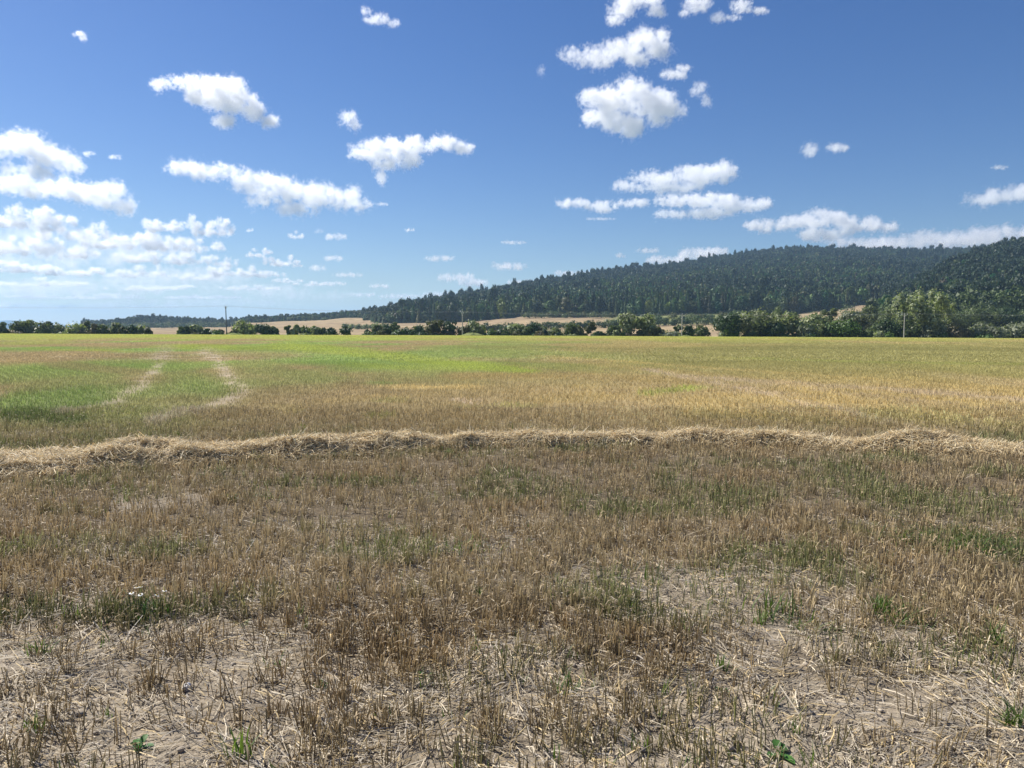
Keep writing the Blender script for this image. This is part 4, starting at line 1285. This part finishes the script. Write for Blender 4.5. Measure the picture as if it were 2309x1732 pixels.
def build_far_stubble():
    r = np.random.default_rng(55)
    Ps = []; Ss = []
    for (y0, y1, st, sc_) in ((40, 90, 1.9, 1.8), (90, 250, 3.3, 3.4)):
        ys = np.arange(y0, y1, st)
        for yy in ys:
            xs = np.arange(-0.8 * yy - 2, 0.8 * yy + 2, st)
            P = np.stack([xs + r.uniform(-.2, .2, len(xs)) * st, yy + r.uniform(-.2, .2, len(xs)) * st], 1)
            Ps.append(P); Ss.append(np.full(len(P), sc_))
    P = np.concatenate(Ps); S = np.concatenate(Ss); n = len(P)
    x, y = P[:, 0], P[:, 1]
    col = field_colour(x, y) * 1.5
    green = col[:, 1] > col[:, 0] * 1.02
    pick = np.where(green, 3, r.integers(0, 3, n))
    # pale tracks are pressed flat
    z = field_z(x, y) + micro_z(x, y)
    flat = 1 - 0.6 * (col.min(1) > 0.22)
    rot = np.stack([np.zeros(n), np.zeros(n), -0.15 + np.pi * r.integers(0, 2, n) + r.normal(0, .05, n)], 1)
    hs = np.where(S > 3, 0.85, 0.75) * r.uniform(.8, 1.15, n) * flat
    scatter('distant_stubble', np.stack([x, y, z], 1), rot, np.stack([S, S, hs], 1), pick, col, NG_TILE, kind='stuff', label='stubble and fresh growth covering the field beyond the swath')
    print('tiles', n)
    st = 0.5; Ps = []
    for yy in np.arange(14.4, 40.5, st):
        xs = np.arange(-0.8 * yy - 1, 0.8 * yy + 1, st)
        Ps.append(np.stack([xs + r.uniform(-.1, .1, len(xs)), yy + r.uniform(-.1, .1, len(xs))], 1))
    P = np.concatenate(Ps); x, y = P[:, 0], P[:, 1]
    tm = track_mask(x, y); keep = r.random(len(x)) > tm * 0.72
    x, y = x[keep], y[keep]; n = len(x)
    k0 = len(TRACKS); saved = TRACKS[:]; TRACKS.clear(); col = field_colour(x, y) * 1.5; TRACKS.extend(saved)
    green = col[:, 1] > col[:, 0] * 1.02
    rot = np.stack([np.zeros(n), np.zeros(n), -0.15 + np.pi * r.integers(0, 2, n) + r.normal(0, .05, n)], 1)
    scatter('middle_stubble', np.stack([x, y, field_z(x, y) + micro_z(x, y)], 1), rot, np.stack([np.ones(n), np.ones(n), r.uniform(.55, .85, n)], 1), np.where(green, 5, r.integers(0, 5, n)), col, NG_SMALL, kind='stuff', label='stubble just beyond the straw swath')
build_far_stubble()

# ------------------------------------------------------------------ grass tufts, weeds, stone
def blades(n, h, spread, rng, wid=0.004, curve=0.6):
    th = rng.uniform(0, 6.28, n); L = h * rng.uniform(0.5, 1.15, n); out = rng.uniform(0.1, 1.0, n) * spread
    bx = rng.normal(0, 0.012 + spread * 0.12, (n, 2))
    d = np.stack([np.cos(th), np.sin(th)], 1)
    side = np.stack([-np.sin(th), np.cos(th), np.zeros(n)], 1)
    pts = []
    for s in (0, .35, .7, 1.0):
        hor = out * (s ** 1.6); ver = L * (s - curve * 0.45 * s ** 3 * (out / spread))
        c = np.stack([bx[:, 0] + d[:, 0] * hor, bx[:, 1] + d[:, 1] * hor, ver - 0.01], 1)
        w = wid * (1 - s ** 2 * 0.92)
        pts += [c - side * w, c + side * w]
    V = np.stack(pts, 1).reshape(-1, 3)
    F = np.array([(0, 1, 3, 2), (2, 3, 5, 4), (4, 5, 7, 6)])
    Fc = (np.arange(n)[:, None, None] * 8 + F[None]).reshape(-1, 4)
    return V, Fc, np.repeat(rng.random(n), 8)

def at_px(px, py):
    """where the ground lies under a pixel of the photograph (2212 scale)"""
    u, e = ray(px * 1.04385, py * 1.04385); y = -1.6 / e
    for _ in range(4):
        y = (float(field_z(u * y, y)) - 1.6) / e
    return u * y, y, float(surf(u * y, y))

rng = np.random.default_rng(66)
TUFTS = [  # x, y (2212 scale), height, spread, blades, label
    (1690, 1330, 0.16, 0.16, 60, 'dark green spreading grass tuft on bare soil in the right foreground'),
    (1640, 1345, 0.11, 0.08, 26, 'small upright grass tuft left of the dark spreading tuft'),
    (1770, 1365, 0.08, 0.16, 40, 'flat grey-green grass patch right of the dark spreading tuft'),
    (1900, 1330, 0.14, 0.10, 50, 'feathery bright green tuft in the right foreground'),
    (1950, 1350, 0.13, 0.18, 70, 'wide grass tuft beside the feathery one'),
    (2140, 1400, 0.15, 0.12, 30, 'arching bright grass tuft near the right rim'),
    (2190, 1570, 0.12, 0.14, 44, 'green grass tuft at the right rim near the bottom corner'),
    (70, 1580, 0.09, 0.05, 34, 'short bright green tuft in the bottom left corner'),
    (520, 1640, 0.20, 0.10, 14, 'tall narrow grass plant with one dark stem at the bottom'),
    (90, 1420, 0.12, 0.12, 26, 'dark grass tuft at the left on the edge of the bare strip'),
    (1225, 1500, 0.12, 0.12, 26, 'thin yellow-green grass tuft in the middle foreground'),
    (1000, 1195, 0.12, 0.22, 80, 'spread of green grass in the middle of the stubble'),
    (500, 1087, 0.10, 0.12, 50, 'bright green tuft in the stubble left of centre'),
    (970, 985, 0.12, 0.12, 60, 'lime tuft at the foot of the straw swath'),
    (2030, 1180, 0.14, 0.40, 190, 'broad patch of dark green grass at the right'),
    (2140, 1190, 0.15, 0.40, 180, 'broad patch of green grass close to the right rim'),
    (1560, 1450, 0.10, 0.07, 18, 'small green tuft between pale clods right of centre'),
    (870, 1150, 0.12, 0.06, 16, 'thin lime tuft in mid stubble'),
    (1030, 1290, 0.09, 0.06, 14, 'lone green sprout right of the middle'),
    (560, 1080, 0.10, 0.18, 50, 'low green growth beside the bright tuft left of centre'),
]
for (px, py, h, s, n, lab) in TUFTS:
    x, y, z = at_px(px, py)
    V, F, var = blades(n, h, s, rng, wid=0.0035 if h < 0.13 else 0.0045)
    if s >= 0.16:
        V[:, :2] *= 1.0
        off = np.repeat(rng.normal(0, s * 0.45, (n, 2)), 8, axis=0); V[:, :2] += off
    o = link('grass_tuft', mesh_np('grass_tuft', V, F, attrs={'var': var}), M_GRASS, loc=(x, y, z), label=lab, category='grass tuft', group='green grass tufts in the stubble')
# fine green growth everywhere in the stubble
def build_grass():
    r = np.random.default_rng(77)
    n0 = 4200
    x, y = spread(r, n0, 2.0, 13.0)
    g = fbm(x / 0.9, y / 0.6, 71, 3); g2 = fbm(x / 2.5, y / 1.5, 171, 3)
    k = (r.random(n0) < sstep(0.45, 0.7, g) * 0.8 + 0.12) & (swath_h(x, y) < 0.03)
    x, y = x[k], y[k]
    parts = []; vv = []; o = 0; Vs = []; Fs = []
    for i in range(len(x)):
        V, F, var = blades(int(r.integers(3, 9)), r.uniform(0.05, 0.13), r.uniform(0.03, 0.09), r, wid=0.0028)
        V = V + np.array([x[i], y[i], float(0)]); Vs.append(V); Fs.append(F + o); o += len(V); vv.append(var)
    V = np.concatenate(Vs); base = np.concatenate([np.full(len(v), 0) for v in Vs])
    zz = np.repeat(surf(x, y), [len(v) for v in Vs]); V[:, 2] += zz
    link('grass', mesh_np('grass', V, np.concatenate(Fs), attrs={'var': np.concatenate(vv)}), M_GRASS, kind='stuff', label='thin green grass coming up through the stubble')
build_grass()

# white stone
x, y, z = at_px(402, 1483)
import bmesh
bm = bmesh.new(); bmesh.ops.create_icosphere(bm, subdivisions=3, radius=1.0)
rs = np.random.default_rng(3)
planes = [Vector(rs.normal(0, 1, 3)).normalized() for _ in range(14)]
for v in bm.verts:
    d = v.co.normalized(); m_ = min([1.0] + [0.72 / max(1e-6, d.dot(p)) for p in planes if d.dot(p) > 0.5])
    v.co = d * m_ * (1 + 0.04 * mnoise.noise(d * 3))
    v.co.x *= 0.026; v.co.y *= 0.034; v.co.z *= 0.020
me = bpy.data.meshes.new('stone'); bm.to_mesh(me); bm.free()
link('stone', me, mat_plain('white_limestone', (0.58, 0.56, 0.53), 0.9, 60.0, 0.25), loc=(x, y, z + 0.010), label='white angular stone lying on the straw-strewn soil at the left', category='stone')

# chamomile with white flower heads
x, y, z = at_px(312, 1330)
root = bpy.data.objects.new('flowering_weed', None); COL.objects.link(root); root.location = (x, y, z)
root['label'] = 'low green weed with a few small white flowers in the left stubble'; root['category'] = 'flower'
V, F, var = blades(110, 0.10, 0.10, rng, wid=0.0025); V[:, :2] += np.repeat(rng.normal(0, 0.05, (110, 2)), 8, axis=0)
link('foliage', mesh_np('foliage', V, F, attrs={'var': var}), M_WEED, root)
M_PETAL = mat_plain('white_petals', (0.82, 0.82, 0.80), 0.6, 30, 0.05); M_DISC = mat_plain('yellow_disc', (0.65, 0.45, 0.05), 0.8, 30, 0.1)
for (dx, dz) in ((-0.075, 0.105), (-0.035, 0.155), (-0.025, 0.15), (0.0, 0.125), (0.065, 0.10), (0.10, 0.12), (-0.055, 0.13)):
    dy = rng.normal(0, 0.03)
    parts = []
    for k in range(11):
        th = k * 2 * np.pi / 11; c, s = math.cos(th), math.sin(th)
        parts.append((np.array([(c * .004, s * .004, 0), (c * .010 - s * .0028, s * .010 + c * .0028, .001), (c * .016, s * .016, -.002), (c * .010 + s * .0028, s * .010 - c * .0028, .001)]), np.array([(0, 1, 2, 3)])))
    fl = link('flower_head', mesh_np('flower_head', *join(parts)), M_PETAL, root, loc=(dx, dy, dz))
    fl.rotation_euler = (rng.normal(0, .3), rng.normal(0, .3), 0)
    link('flower_centre', mesh_np('flower_centre', *lathe([(0.0055, 0), (0.005, 0.003), (0.0, 0.005)], 8)), M_DISC, fl)
    link('flower_stem', mesh_np('flower_stem', *tube((dx * .6, dy * .6, 0), (dx, dy, dz), 0.0014, 0.001, 4)), M_WEED, root)

# broad-leaved weeds
def weed(px, py, n, L, lab):
    x, y, z = at_px(px, py)
    root = bpy.data.objects.new('weed', None); COL.objects.link(root); root.location = (x, y, z)
    root['label'] = lab; root['category'] = 'weed'
    for k in range(n):
        th = rng.uniform(0, 6.28); up = rng.uniform(0.25, 0.9); ln = L * rng.uniform(.6, 1.1); w = ln * 0.2
        d = np.array([math.cos(th), math.sin(th), 0]); s = np.array([-math.sin(th), math.cos(th), 0])
        pts = []
        for t, ww in ((0, .1), (.3, .7), (.6, 1.0), (.85, .7), (1, .05)):
            c = d * ln * t * math.cos(up) + np.array([0, 0, ln * (t * math.sin(up) - 0.3 * t * t)])
            pts += [c - s * w * ww + np.array([0, 0, w * ww * .35]), c, c + s * w * ww + np.array([0, 0, w * ww * .35])]
        F = []
        for i in range(4):
            F += [(i * 3, i * 3 + 1, i * 3 + 4, i * 3 + 3), (i * 3 + 1, i * 3 + 2, i * 3 + 5, i * 3 + 4)]
        link('leaf', mesh_np('leaf', np.array(pts), np.array(F), smooth=True, attrs={'var': np.full(15, rng.random())}), M_WEED, root)
weed(300, 1618, 6, 0.075, 'small broad-leaved green weed near the bottom left')
weed(690, 1488, 5, 0.06, 'tiny dark weed left of the middle foreground')
weed(1680, 1620, 7, 0.085, 'dark rosette weed at the bottom right of centre')
weed(1560, 1490, 5, 0.06, 'little green weed in the right foreground clearing')
weed(920, 1465, 4, 0.055, 'single pale green weed in the centre foreground')

# grassy hummocks around the poles at the field edge
for (px, py, w, h, lab) in ((1063, 755, 8.0, 0.95, 'yellow-green grassy hummock beside the second pole'), (528, 750, 6.0, 0.6, 'low grassy hummock at the foot of the leftmost pole'), (1546, 759, 4.0, 0.5, 'grassy hummock at the foot of the third pole')):
    u, e = ray(px, py); Y = 249.5; x = u * Y
    th = np.linspace(0, 2 * np.pi, 28, endpoint=False); rr = np.linspace(0, 1, 9)
    V = [(0, 0, h)]; F3 = []
    for r_ in rr[1:]:
        for t in th:
            k = 1 + 0.15 * math.sin(3 * t + 1) + 0.05 * math.sin(7 * t)
            V.append((math.cos(t) * r_ * w / 2 * k, math.sin(t) * r_ * w * 0.35 * k, h * (1 - r_ ** 2) * (1 + 0.15 * math.sin(5 * t + 4 * r_)) - (0.3 if r_ == 1 else 0)))
    me = bpy.data.meshes.new('grass_hummock')
    fs = [(0, 1 + i, 1 + (i + 1) % 28) for i in range(28)] + [(1 + k * 28 + i, 1 + (k + 1) * 28 + i, 1 + (k + 1) * 28 + (i + 1) % 28, 1 + k * 28 + (i + 1) % 28) for k in range(7) for i in range(28)]
    me.from_pydata(V, [], fs)
    o = link('grass_hummock', me, mat_plain('hummock_grass', (0.22, 0.24, 0.07), 1.0, 2.0, 0.3), loc=(x, Y, float(ground_z(x, Y)) - 0.05), label=lab, category='hummock')
    n = 260
    V, F, var = blades(n, 0.35, 0.12, rng, wid=0.02)
    a = rng.uniform(0, 6.28, n); q = np.sqrt(rng.random(n)) * 0.95
    off = np.stack([np.cos(a) * q * w / 2, np.sin(a) * q * w * .35, h * (1 - q ** 2)], 1); V += np.repeat(off, 8, axis=0)
    link('grass_blades', mesh_np('grass_blades', V, F, attrs={'var': var}), M_GRASS, o)
print('small', time.time() - T0)

#CLOUDS
# ------------------------------------------------------------------ clouds: real volumes far off, above the land
def cloud_nodes():
    ng = bpy.data.node_groups.new('cloud_body', 'GeometryNodeTree')
    I = ng.interface
    I.new_socket('Geometry', in_out='INPUT', socket_type='NodeSocketGeometry')
    for n in ('Min', 'Max'): I.new_socket(n, in_out='INPUT', socket_type='NodeSocketVector')
    for n in ('Radius', 'NScale', 'Seed', 'Dens', 'Fray'): I.new_socket(n, in_out='INPUT', socket_type='NodeSocketFloat')
    for n in ('RX', 'RY', 'RZ'): I.new_socket(n, in_out='INPUT', socket_type='NodeSocketInt')
    I.new_socket('Mat', in_out='INPUT', socket_type='NodeSocketMaterial')
    I.new_socket('Geometry', in_out='OUTPUT', socket_type='NodeSocketGeometry')
    N = ng.nodes.new; L = ng.links.new
    gi = N('NodeGroupInput'); go = N('NodeGroupOutput')
    def M(op, a, b, c=None):
        m = N('ShaderNodeMath'); m.operation = op
        for i, x in enumerate((a, b, c)):
            if x is None: continue
            if isinstance(x, (int, float)): m.inputs[i].default_value = x
            else: L(x, m.inputs[i])
        return m.outputs[0]
    prox = N('GeometryNodeProximity'); prox.target_element = 'POINTS'; L(gi.outputs['Geometry'], prox.inputs['Geometry'])
    def nz(mult, det, rough):
        z = N('ShaderNodeTexNoise'); z.noise_dimensions = '4D'
        z.inputs['Detail'].default_value = det; z.inputs['Roughness'].default_value = rough
        L(M('MULTIPLY', gi.outputs['NScale'], mult), z.inputs['Scale']); L(gi.outputs['Seed'], z.inputs['W'])
        return z.outputs[0]
    n1 = nz(1.0, 6, 0.6); n2 = nz(4.5, 6, 0.72)
    q = M('DIVIDE', prox.outputs['Distance'], gi.outputs['Radius'])
    f = M('MULTIPLY', M('SUBTRACT', n1, 0.5), gi.outputs['Fray'])
    f = M('ADD', f, M('MULTIPLY', M('SUBTRACT', n2, 0.5), 6.5))
    f = M('ADD', f, M('SUBTRACT', 1.0, q))
    f = M('MINIMUM', M('MAXIMUM', M('MULTIPLY', f, 0.62), 0.0), 1.0)
    f = M('MULTIPLY', f, gi.outputs['Dens'])
    vc = N('GeometryNodeVolumeCube')
    L(f, vc.inputs['Density']); L(gi.outputs['Min'], vc.inputs['Min']); L(gi.outputs['Max'], vc.inputs['Max'])
    for a in 'XYZ': L(gi.outputs['R' + a], vc.inputs['Resolution ' + a])
    sm = N('GeometryNodeSetMaterial'); L(vc.outputs[0], sm.inputs[0]); L(gi.outputs['Mat'], sm.inputs['Material'])
    L(sm.outputs[0], go.inputs[0])
    return ng

def build_clouds():
    ng = cloud_nodes()
    ids = {it.name: it.identifier for it in ng.interface.items_tree if it.in_out == 'INPUT'}
    m = bpy.data.materials.new('cloud_vapour'); m.use_nodes = True; t = m.node_tree; t.nodes.remove(t.nodes['Principled BSDF'])
    v = t.nodes.new('ShaderNodeVolumePrincipled'); v.inputs['Color'].default_value = (1, 1, 1, 1); v.inputs['Density'].default_value = 1.0
    v.inputs['Anisotropy'].default_value = CLOUD_G
    t.links.new(v.outputs[0], t.nodes['Material Output'].inputs['Volume'])
    r = np.random.default_rng(8)
    for k, (lab, thick, lobes) in enumerate(CLOUDS):
        lobes = np.array(lobes, float)
        if ('bank' in lab or 'roll' in lab) and 'veil' not in lab:          # long banks are heaps of many uneven heads
            sub = []
            for cx, cy, rx, ry in lobes:
                for _ in range(int(max(4, rx / 5))):
                    a = r.uniform(-1, 1); w = r.uniform(0.06, 0.26) * rx
                    sub.append((cx + a * (rx - w * 0.6), cy + ry * (0.55 - abs(r.normal(0, 0.75))) * (1 - 0.5 * abs(a)), w, max(1.5, ry * r.uniform(0.35, 0.8))))
                sub.append((cx + r.uniform(-.2, .2) * rx, cy + ry * 0.45, rx * 0.7, ry * 0.35))
            lobes = np.array(sub)
        ybot = (lobes[:, 1] + lobes[:, 3]).max()
        e = ray(1154.5, ybot * 1.04385)[1]
        Y0 = min(1250.0 / max(e, 0.01), 27000.0)
        rpx = float(np.clip(np.median(lobes[:, 3]) * 0.62, 2.0, 16))
        pts = []
        for cx, cy, rx, ry in lobes:
            ax, ay = max(rx - rpx * 0.45, 0.8), max(ry - rpx * 0.6, 0.6)
            n = int(max(5, 3.4 * (ax + rpx) * (ay + rpx) / (rpx * rpx)))
            for _ in range(n):
                while True:
                    a, b, c = r.uniform(-1, 1, 3)
                    if a * a + b * b + c * c <= 1: break
                X, Yp = cx + a * ax, cy + b * ay
                dep = c * min(rx, 2.2 * ry + 6) / 1661 * Y0 * 0.8
                u, e_ = ray(X * 1.04385, Yp * 1.04385); Y = Y0 + dep
                pts.append((u * Y, Y, 1.6 + e_ * Y))
        P = np.array(pts); c0 = P.mean(0); P -= c0
        R = rpx * Y0 / 1661
        me = bpy.data.meshes.new('cloud'); me.from_pydata(P.tolist(), [], [])
        o = link('cloud', me, None, loc=tuple(c0), label=lab, category='cloud')
        o['group'] = 'small fair-weather clouds in the blue sky'
        md = o.modifiers.new('body', 'NODES'); md.node_group = ng
        mn = P.min(0) - R * 2.0; mx = P.max(0) + R * 2.0
        vox = max(0.8 * Y0 / 768.0, (mx - mn).max() / 260)
        res = np.maximum(np.ceil((mx - mn) / (vox * np.array([1.0, 2.2, 1.0]))), 8).astype(int)
        md[ids['Min']] = mn.tolist(); md[ids['Max']] = mx.tolist(); md[ids['Radius']] = float(R)
        md[ids['NScale']] = 1.0 / (R * 3.2); md[ids['Seed']] = float(k * 3.7); md[ids['Fray']] = 5.0
        md[ids['Dens']] = float(0.62 * thick / (2 * np.median(lobes[:, 3]) * Y0 / 1661))
        for a, q in zip('XYZ', res): md[ids['R' + a]] = int(q)
        md[ids['Mat']] = m
    print('clouds', len(CLOUDS), time.time() - T0)

CLOUD_G = 0.5
# label, optical thickness, puffs (x, y, half width, half height in the 2212-wide photograph)
CLOUDS = [
 ('large kite-shaped bright cloud high on the left with a tail to its left', 8, [(470,205,72,44),(430,188,42,32),(512,212,45,34),(548,238,34,24),(583,262,20,8),(478,262,26,11),(352,182,30,9),(388,178,20,10)]),
 ('tiny shred of cloud near the top left corner', 3, [(170,74,14,6),(178,82,10,6)]),
 ('ragged little cloud at the top left of centre', 3, [(815,42,28,14),(790,24,12,9),(850,50,16,6)]),
 ('small round cloud above the left end of the mid-sky cloud', 4, [(752,258,22,16),(760,272,16,10)]),
 ('cloud with a grey middle and a curled wisp on its right, centre of the sky', 8, [(830,322,60,28),(785,322,32,20),(900,318,50,20),(958,310,36,16),(1002,320,20,12),(835,355,48,14),(826,385,8,14),(880,345,36,14)]),
 ('long slanting cloud sloping down to the right, left of centre', 8, [(388,362,30,12),(440,368,42,18),(492,372,32,18),(540,392,58,20),(600,408,64,24),(668,420,68,27),(735,430,56,23),(785,440,30,12),(570,436,40,11),(640,450,50,8)]),
 ('tiny cloud at the lower tip of the long slanting cloud', 2, [(826,441,12,4)]),
 ('upper cloud cut by the left edge of the picture', 8, [(40,315,60,26),(100,338,50,24),(150,354,34,14),(-20,310,50,26),(60,368,60,13)]),
 ('second cloud from the left edge with a grey flat base', 9, [(30,395,60,20),(100,410,50,17),(172,415,56,24),(232,420,46,28),(270,445,32,15),(-20,385,40,22)]),
 ('tiny puff right of the uppermost left-edge cloud', 2, [(192,333,13,6)]),
 ('tiny puff farther right of the uppermost left-edge cloud', 2, [(248,339,13,5)]),
 ('top roll of the cloud bank at the left edge', 7, [(40,472,76,22),(120,488,66,18),(182,502,56,18),(-20,468,60,24)]),
 ('rounded cloud head on the right end of the bank', 7, [(370,485,62,16),(440,494,46,18),(482,494,28,20)]),
 ('wide cloud in the middle of the bank', 6, [(255,520,86,18),(340,525,80,20),(420,532,60,14)]),
 ('second roll of the bank at the left edge', 6, [(40,530,90,22),(150,545,76,16)]),
 ('flat cloud under the wide middle cloud of the bank', 5, [(300,556,80,12),(400,560,70,14),(480,566,34,11)]),
 ('humped cloud right of the bank', 5, [(560,548,38,9),(608,565,40,11),(640,572,20,5)]),
 ('low cloud right of the bank under the humped one', 5, [(500,586,60,12),(560,592,60,8)]),
 ('third roll of the bank at the left edge', 5, [(30,580,90,11),(150,588,80,9)]),
 ('thin roll low in the middle of the bank', 4, [(280,590,80,11),(420,598,60,8)]),
 ('very thin streak of cloud right of the bank', 3, [(620,606,46,5),(690,613,60,5)]),
 ('low grey roll of the bank near the left edge', 3, [(80,612,120,7)]),
 ('low grey roll in the middle of the bank', 3, [(320,622,100,6)]),
 ('low thin roll right of the bank', 3, [(540,622,70,5)]),
 ('faint lowest roll of the bank on the left', 2, [(160,642,150,5)]),
 ('faint lowest roll of the bank in the middle', 2, [(450,642,100,4)]),
 ('faint streak just over the left horizon', 1.5, [(60,662,140,4)]),
 ('faint streak over the low wooded hill', 1.5, [(330,662,110,3)]),
 ('little cloud, upper one right of the bank', 3, [(640,508,20,9)]),
 ('flat little cloud right of the upper little one', 3, [(724,511,22,7)]),
 ('shred between two little clouds', 1.5, [(690,499,8,6)]),
 ('flat little cloud under the long slanting cloud', 3, [(720,558,20,6)]),
 ('small puff beside the humped cloud', 3, [(684,580,18,7)]),
 ('dot of cloud above the bank end', 2, [(540,496,12,5)]),
 ('thin dash of cloud under the grey-middled cloud', 2, [(885,497,14,3.5)]),
 ('thin flat cloud left of the picture centre, low', 3, [(948,558,36,6)]),
 ('dash of cloud right of the centre', 2.5, [(1110,524,28,4)]),
 ('flat white cloud above the start of the ridge', 4, [(1100,575,38,8)]),
 ('two-humped low cloud above the start of the ridge', 5, [(988,600,44,9),(1026,611,38,8)]),
 ('thin low streak left of the two-humped cloud', 2.5, [(750,594,34,5)]),
 ('thin low cloud left of the ridge', 3, [(820,618,26,4.5)]),
 ('low flat cloud near the end of the ridge', 3, [(870,640,54,5)]),
 ('low flat cloud over the brown slope', 2.5, [(780,637,34,5)]),
 ('flat cloud touching the low ridge', 3, [(950,636,44,6)]),
 ('cloud peeping over the rising ridge', 4, [(1130,611,36,6)]),
 ('flat cloud on the ridge line', 4, [(1235,592,48,7)]),
 ('big ragged cloud cut by the top edge, left one', 6, [(1380,2,60,18),(1345,20,34,18),(1330,42,16,12),(1420,22,22,12)]),
 ('thin torn cloud at the top edge, middle one', 3.5, [(1505,10,32,18),(1545,38,22,11),(1480,28,16,7)]),
 ('thin torn cloud at the top edge, right one', 3.5, [(1602,14,30,18),(1640,24,24,7),(1588,38,18,7)]),
 ('bright wedge-shaped cloud below the top edge', 7, [(1242,118,28,12),(1290,124,48,20),(1350,106,48,23),(1400,84,46,26),(1425,110,30,20),(1380,126,30,12)]),
 ('small ragged cloud right of the wedge-shaped one', 4, [(1456,162,30,11),(1476,148,14,9)]),
 ('hooked little cloud right of the biggest one', 3.5, [(1508,192,20,12),(1526,215,9,16)]),
 ('biggest cloud of the upper right, heaped with a grey middle', 9, [(1372,195,42,30),(1280,213,36,16),(1330,220,58,30),(1400,225,58,32),(1452,235,32,20),(1300,254,52,20),(1352,268,46,22),(1420,262,28,13),(1368,288,22,8)]),
 ('faint shred left of the biggest cloud', 1.2, [(1170,155,7,10)]),
 ('small round cloud alone in the right sky', 4, [(1750,324,21,13)]),
 ('small flat cloud right of the lone round one', 4, [(1813,319,26,9)]),
 ('smooth long cloud over the hill, topmost of its stack', 8, [(1355,402,46,10),(1420,388,60,16),(1500,380,60,20),(1558,372,36,22),(1440,405,90,9)]),
 ('narrow white cloud left in the middle of the stack', 6, [(1240,440,40,10),(1300,446,38,13),(1368,438,36,8)]),
 ('broad cloud in the middle of the stack over the hill', 8, [(1470,434,60,13),(1540,434,60,18),(1600,445,56,15),(1650,438,24,9),(1460,462,52,9),(1540,460,48,11)]),
 ('tall-backed cloud low over the hilltop', 8, [(1660,486,52,12),(1720,480,46,15),(1790,474,60,20),(1860,485,56,17),(1918,490,26,7),(1780,506,70,12)]),
 ('long cloud lying behind the hilltop on the right', 7, [(1850,527,70,11),(1930,530,80,16),(2020,522,80,19),(2110,515,70,20),(2190,508,60,18),(2260,512,60,18)]),
 ('cloud cut by the right edge of the picture', 6, [(2118,432,46,11),(2168,422,44,15),(2212,412,40,16)]),
 ('tiny dash of cloud near the right edge', 2.5, [(2160,362,20,4.5)]),
 ('white cloud resting on the ridge above the forest', 6, [(1440,562,46,10),(1508,550,52,14),(1550,545,26,9)]),
 ('small dot of cloud left of the ridge cloud', 2, [(1340,552,14,5)]),
 ('thin sliver of cloud above the ridge cloud', 2.5, [(1400,541,32,5)]),
 ('faint dash under the narrow white cloud', 1.5, [(1300,473,34,3)]),
 ('soft grey veil of the bank over the left horizon', 1.6, [(60,625,200,20),(240,615,200,24),(120,560,160,26),(420,600,160,22),(560,625,140,14)]),
 ('thin lowest veil along the left horizon under the bank', 1.0, [(100,662,220,12),(420,655,240,12),(650,640,120,9)]),
 ('soft veil joining the upper rolls of the bank', 1.4, [(100,515,150,30),(300,540,150,26)]),
 ('cloud outside the left of the picture', 7, [(-190,360,80,30),(-120,380,50,20)]),
 ('cloud outside the right of the picture', 7, [(2420,300,80,28),(2500,315,50,20)]),
]
build_clouds()

# ------------------------------------------------------------------ the air
def build_haze():
    x0, x1, y0, y1, z0, z1 = -12000.0, 12500.0, -400.0, 12000.0, -260.0, 330.0
    V = [(x, y, z) for x in (x0, x1) for y in (y0, y1) for z in (z0, z1)]
    F = [(0, 1, 3, 2), (4, 6, 7, 5), (0, 4, 5, 1), (2, 3, 7, 6), (0, 2, 6, 4), (1, 5, 7, 3)]
    me = bpy.data.meshes.new('haze'); me.from_pydata(V, [], F)
    m = bpy.data.materials.new('air'); m.use_nodes = True; t = m.node_tree; t.nodes.remove(t.nodes['Principled BSDF'])
    v = t.nodes.new('ShaderNodeVolumePrincipled'); v.inputs['Color'].default_value = (0.45, 0.70, 1.0, 1); v.inputs['Density'].default_value = HAZE
    v.inputs['Anisotropy'].default_value = 0.2
    t.links.new(v.outputs[0], t.nodes['Material Output'].inputs['Volume'])
    link('haze', me, m, kind='stuff', label='thin blue summer haze')
HAZE = 0.0001
build_haze()

print('TOTAL', time.time() - T0, 'tris', sum(sum(len(p.vertices) - 2 for p in o.data.polygons) if len(o.data.polygons) < 500 else len(o.data.loops) - 2 * len(o.data.polygons) for o in bpy.data.objects if o.type == 'MESH'))
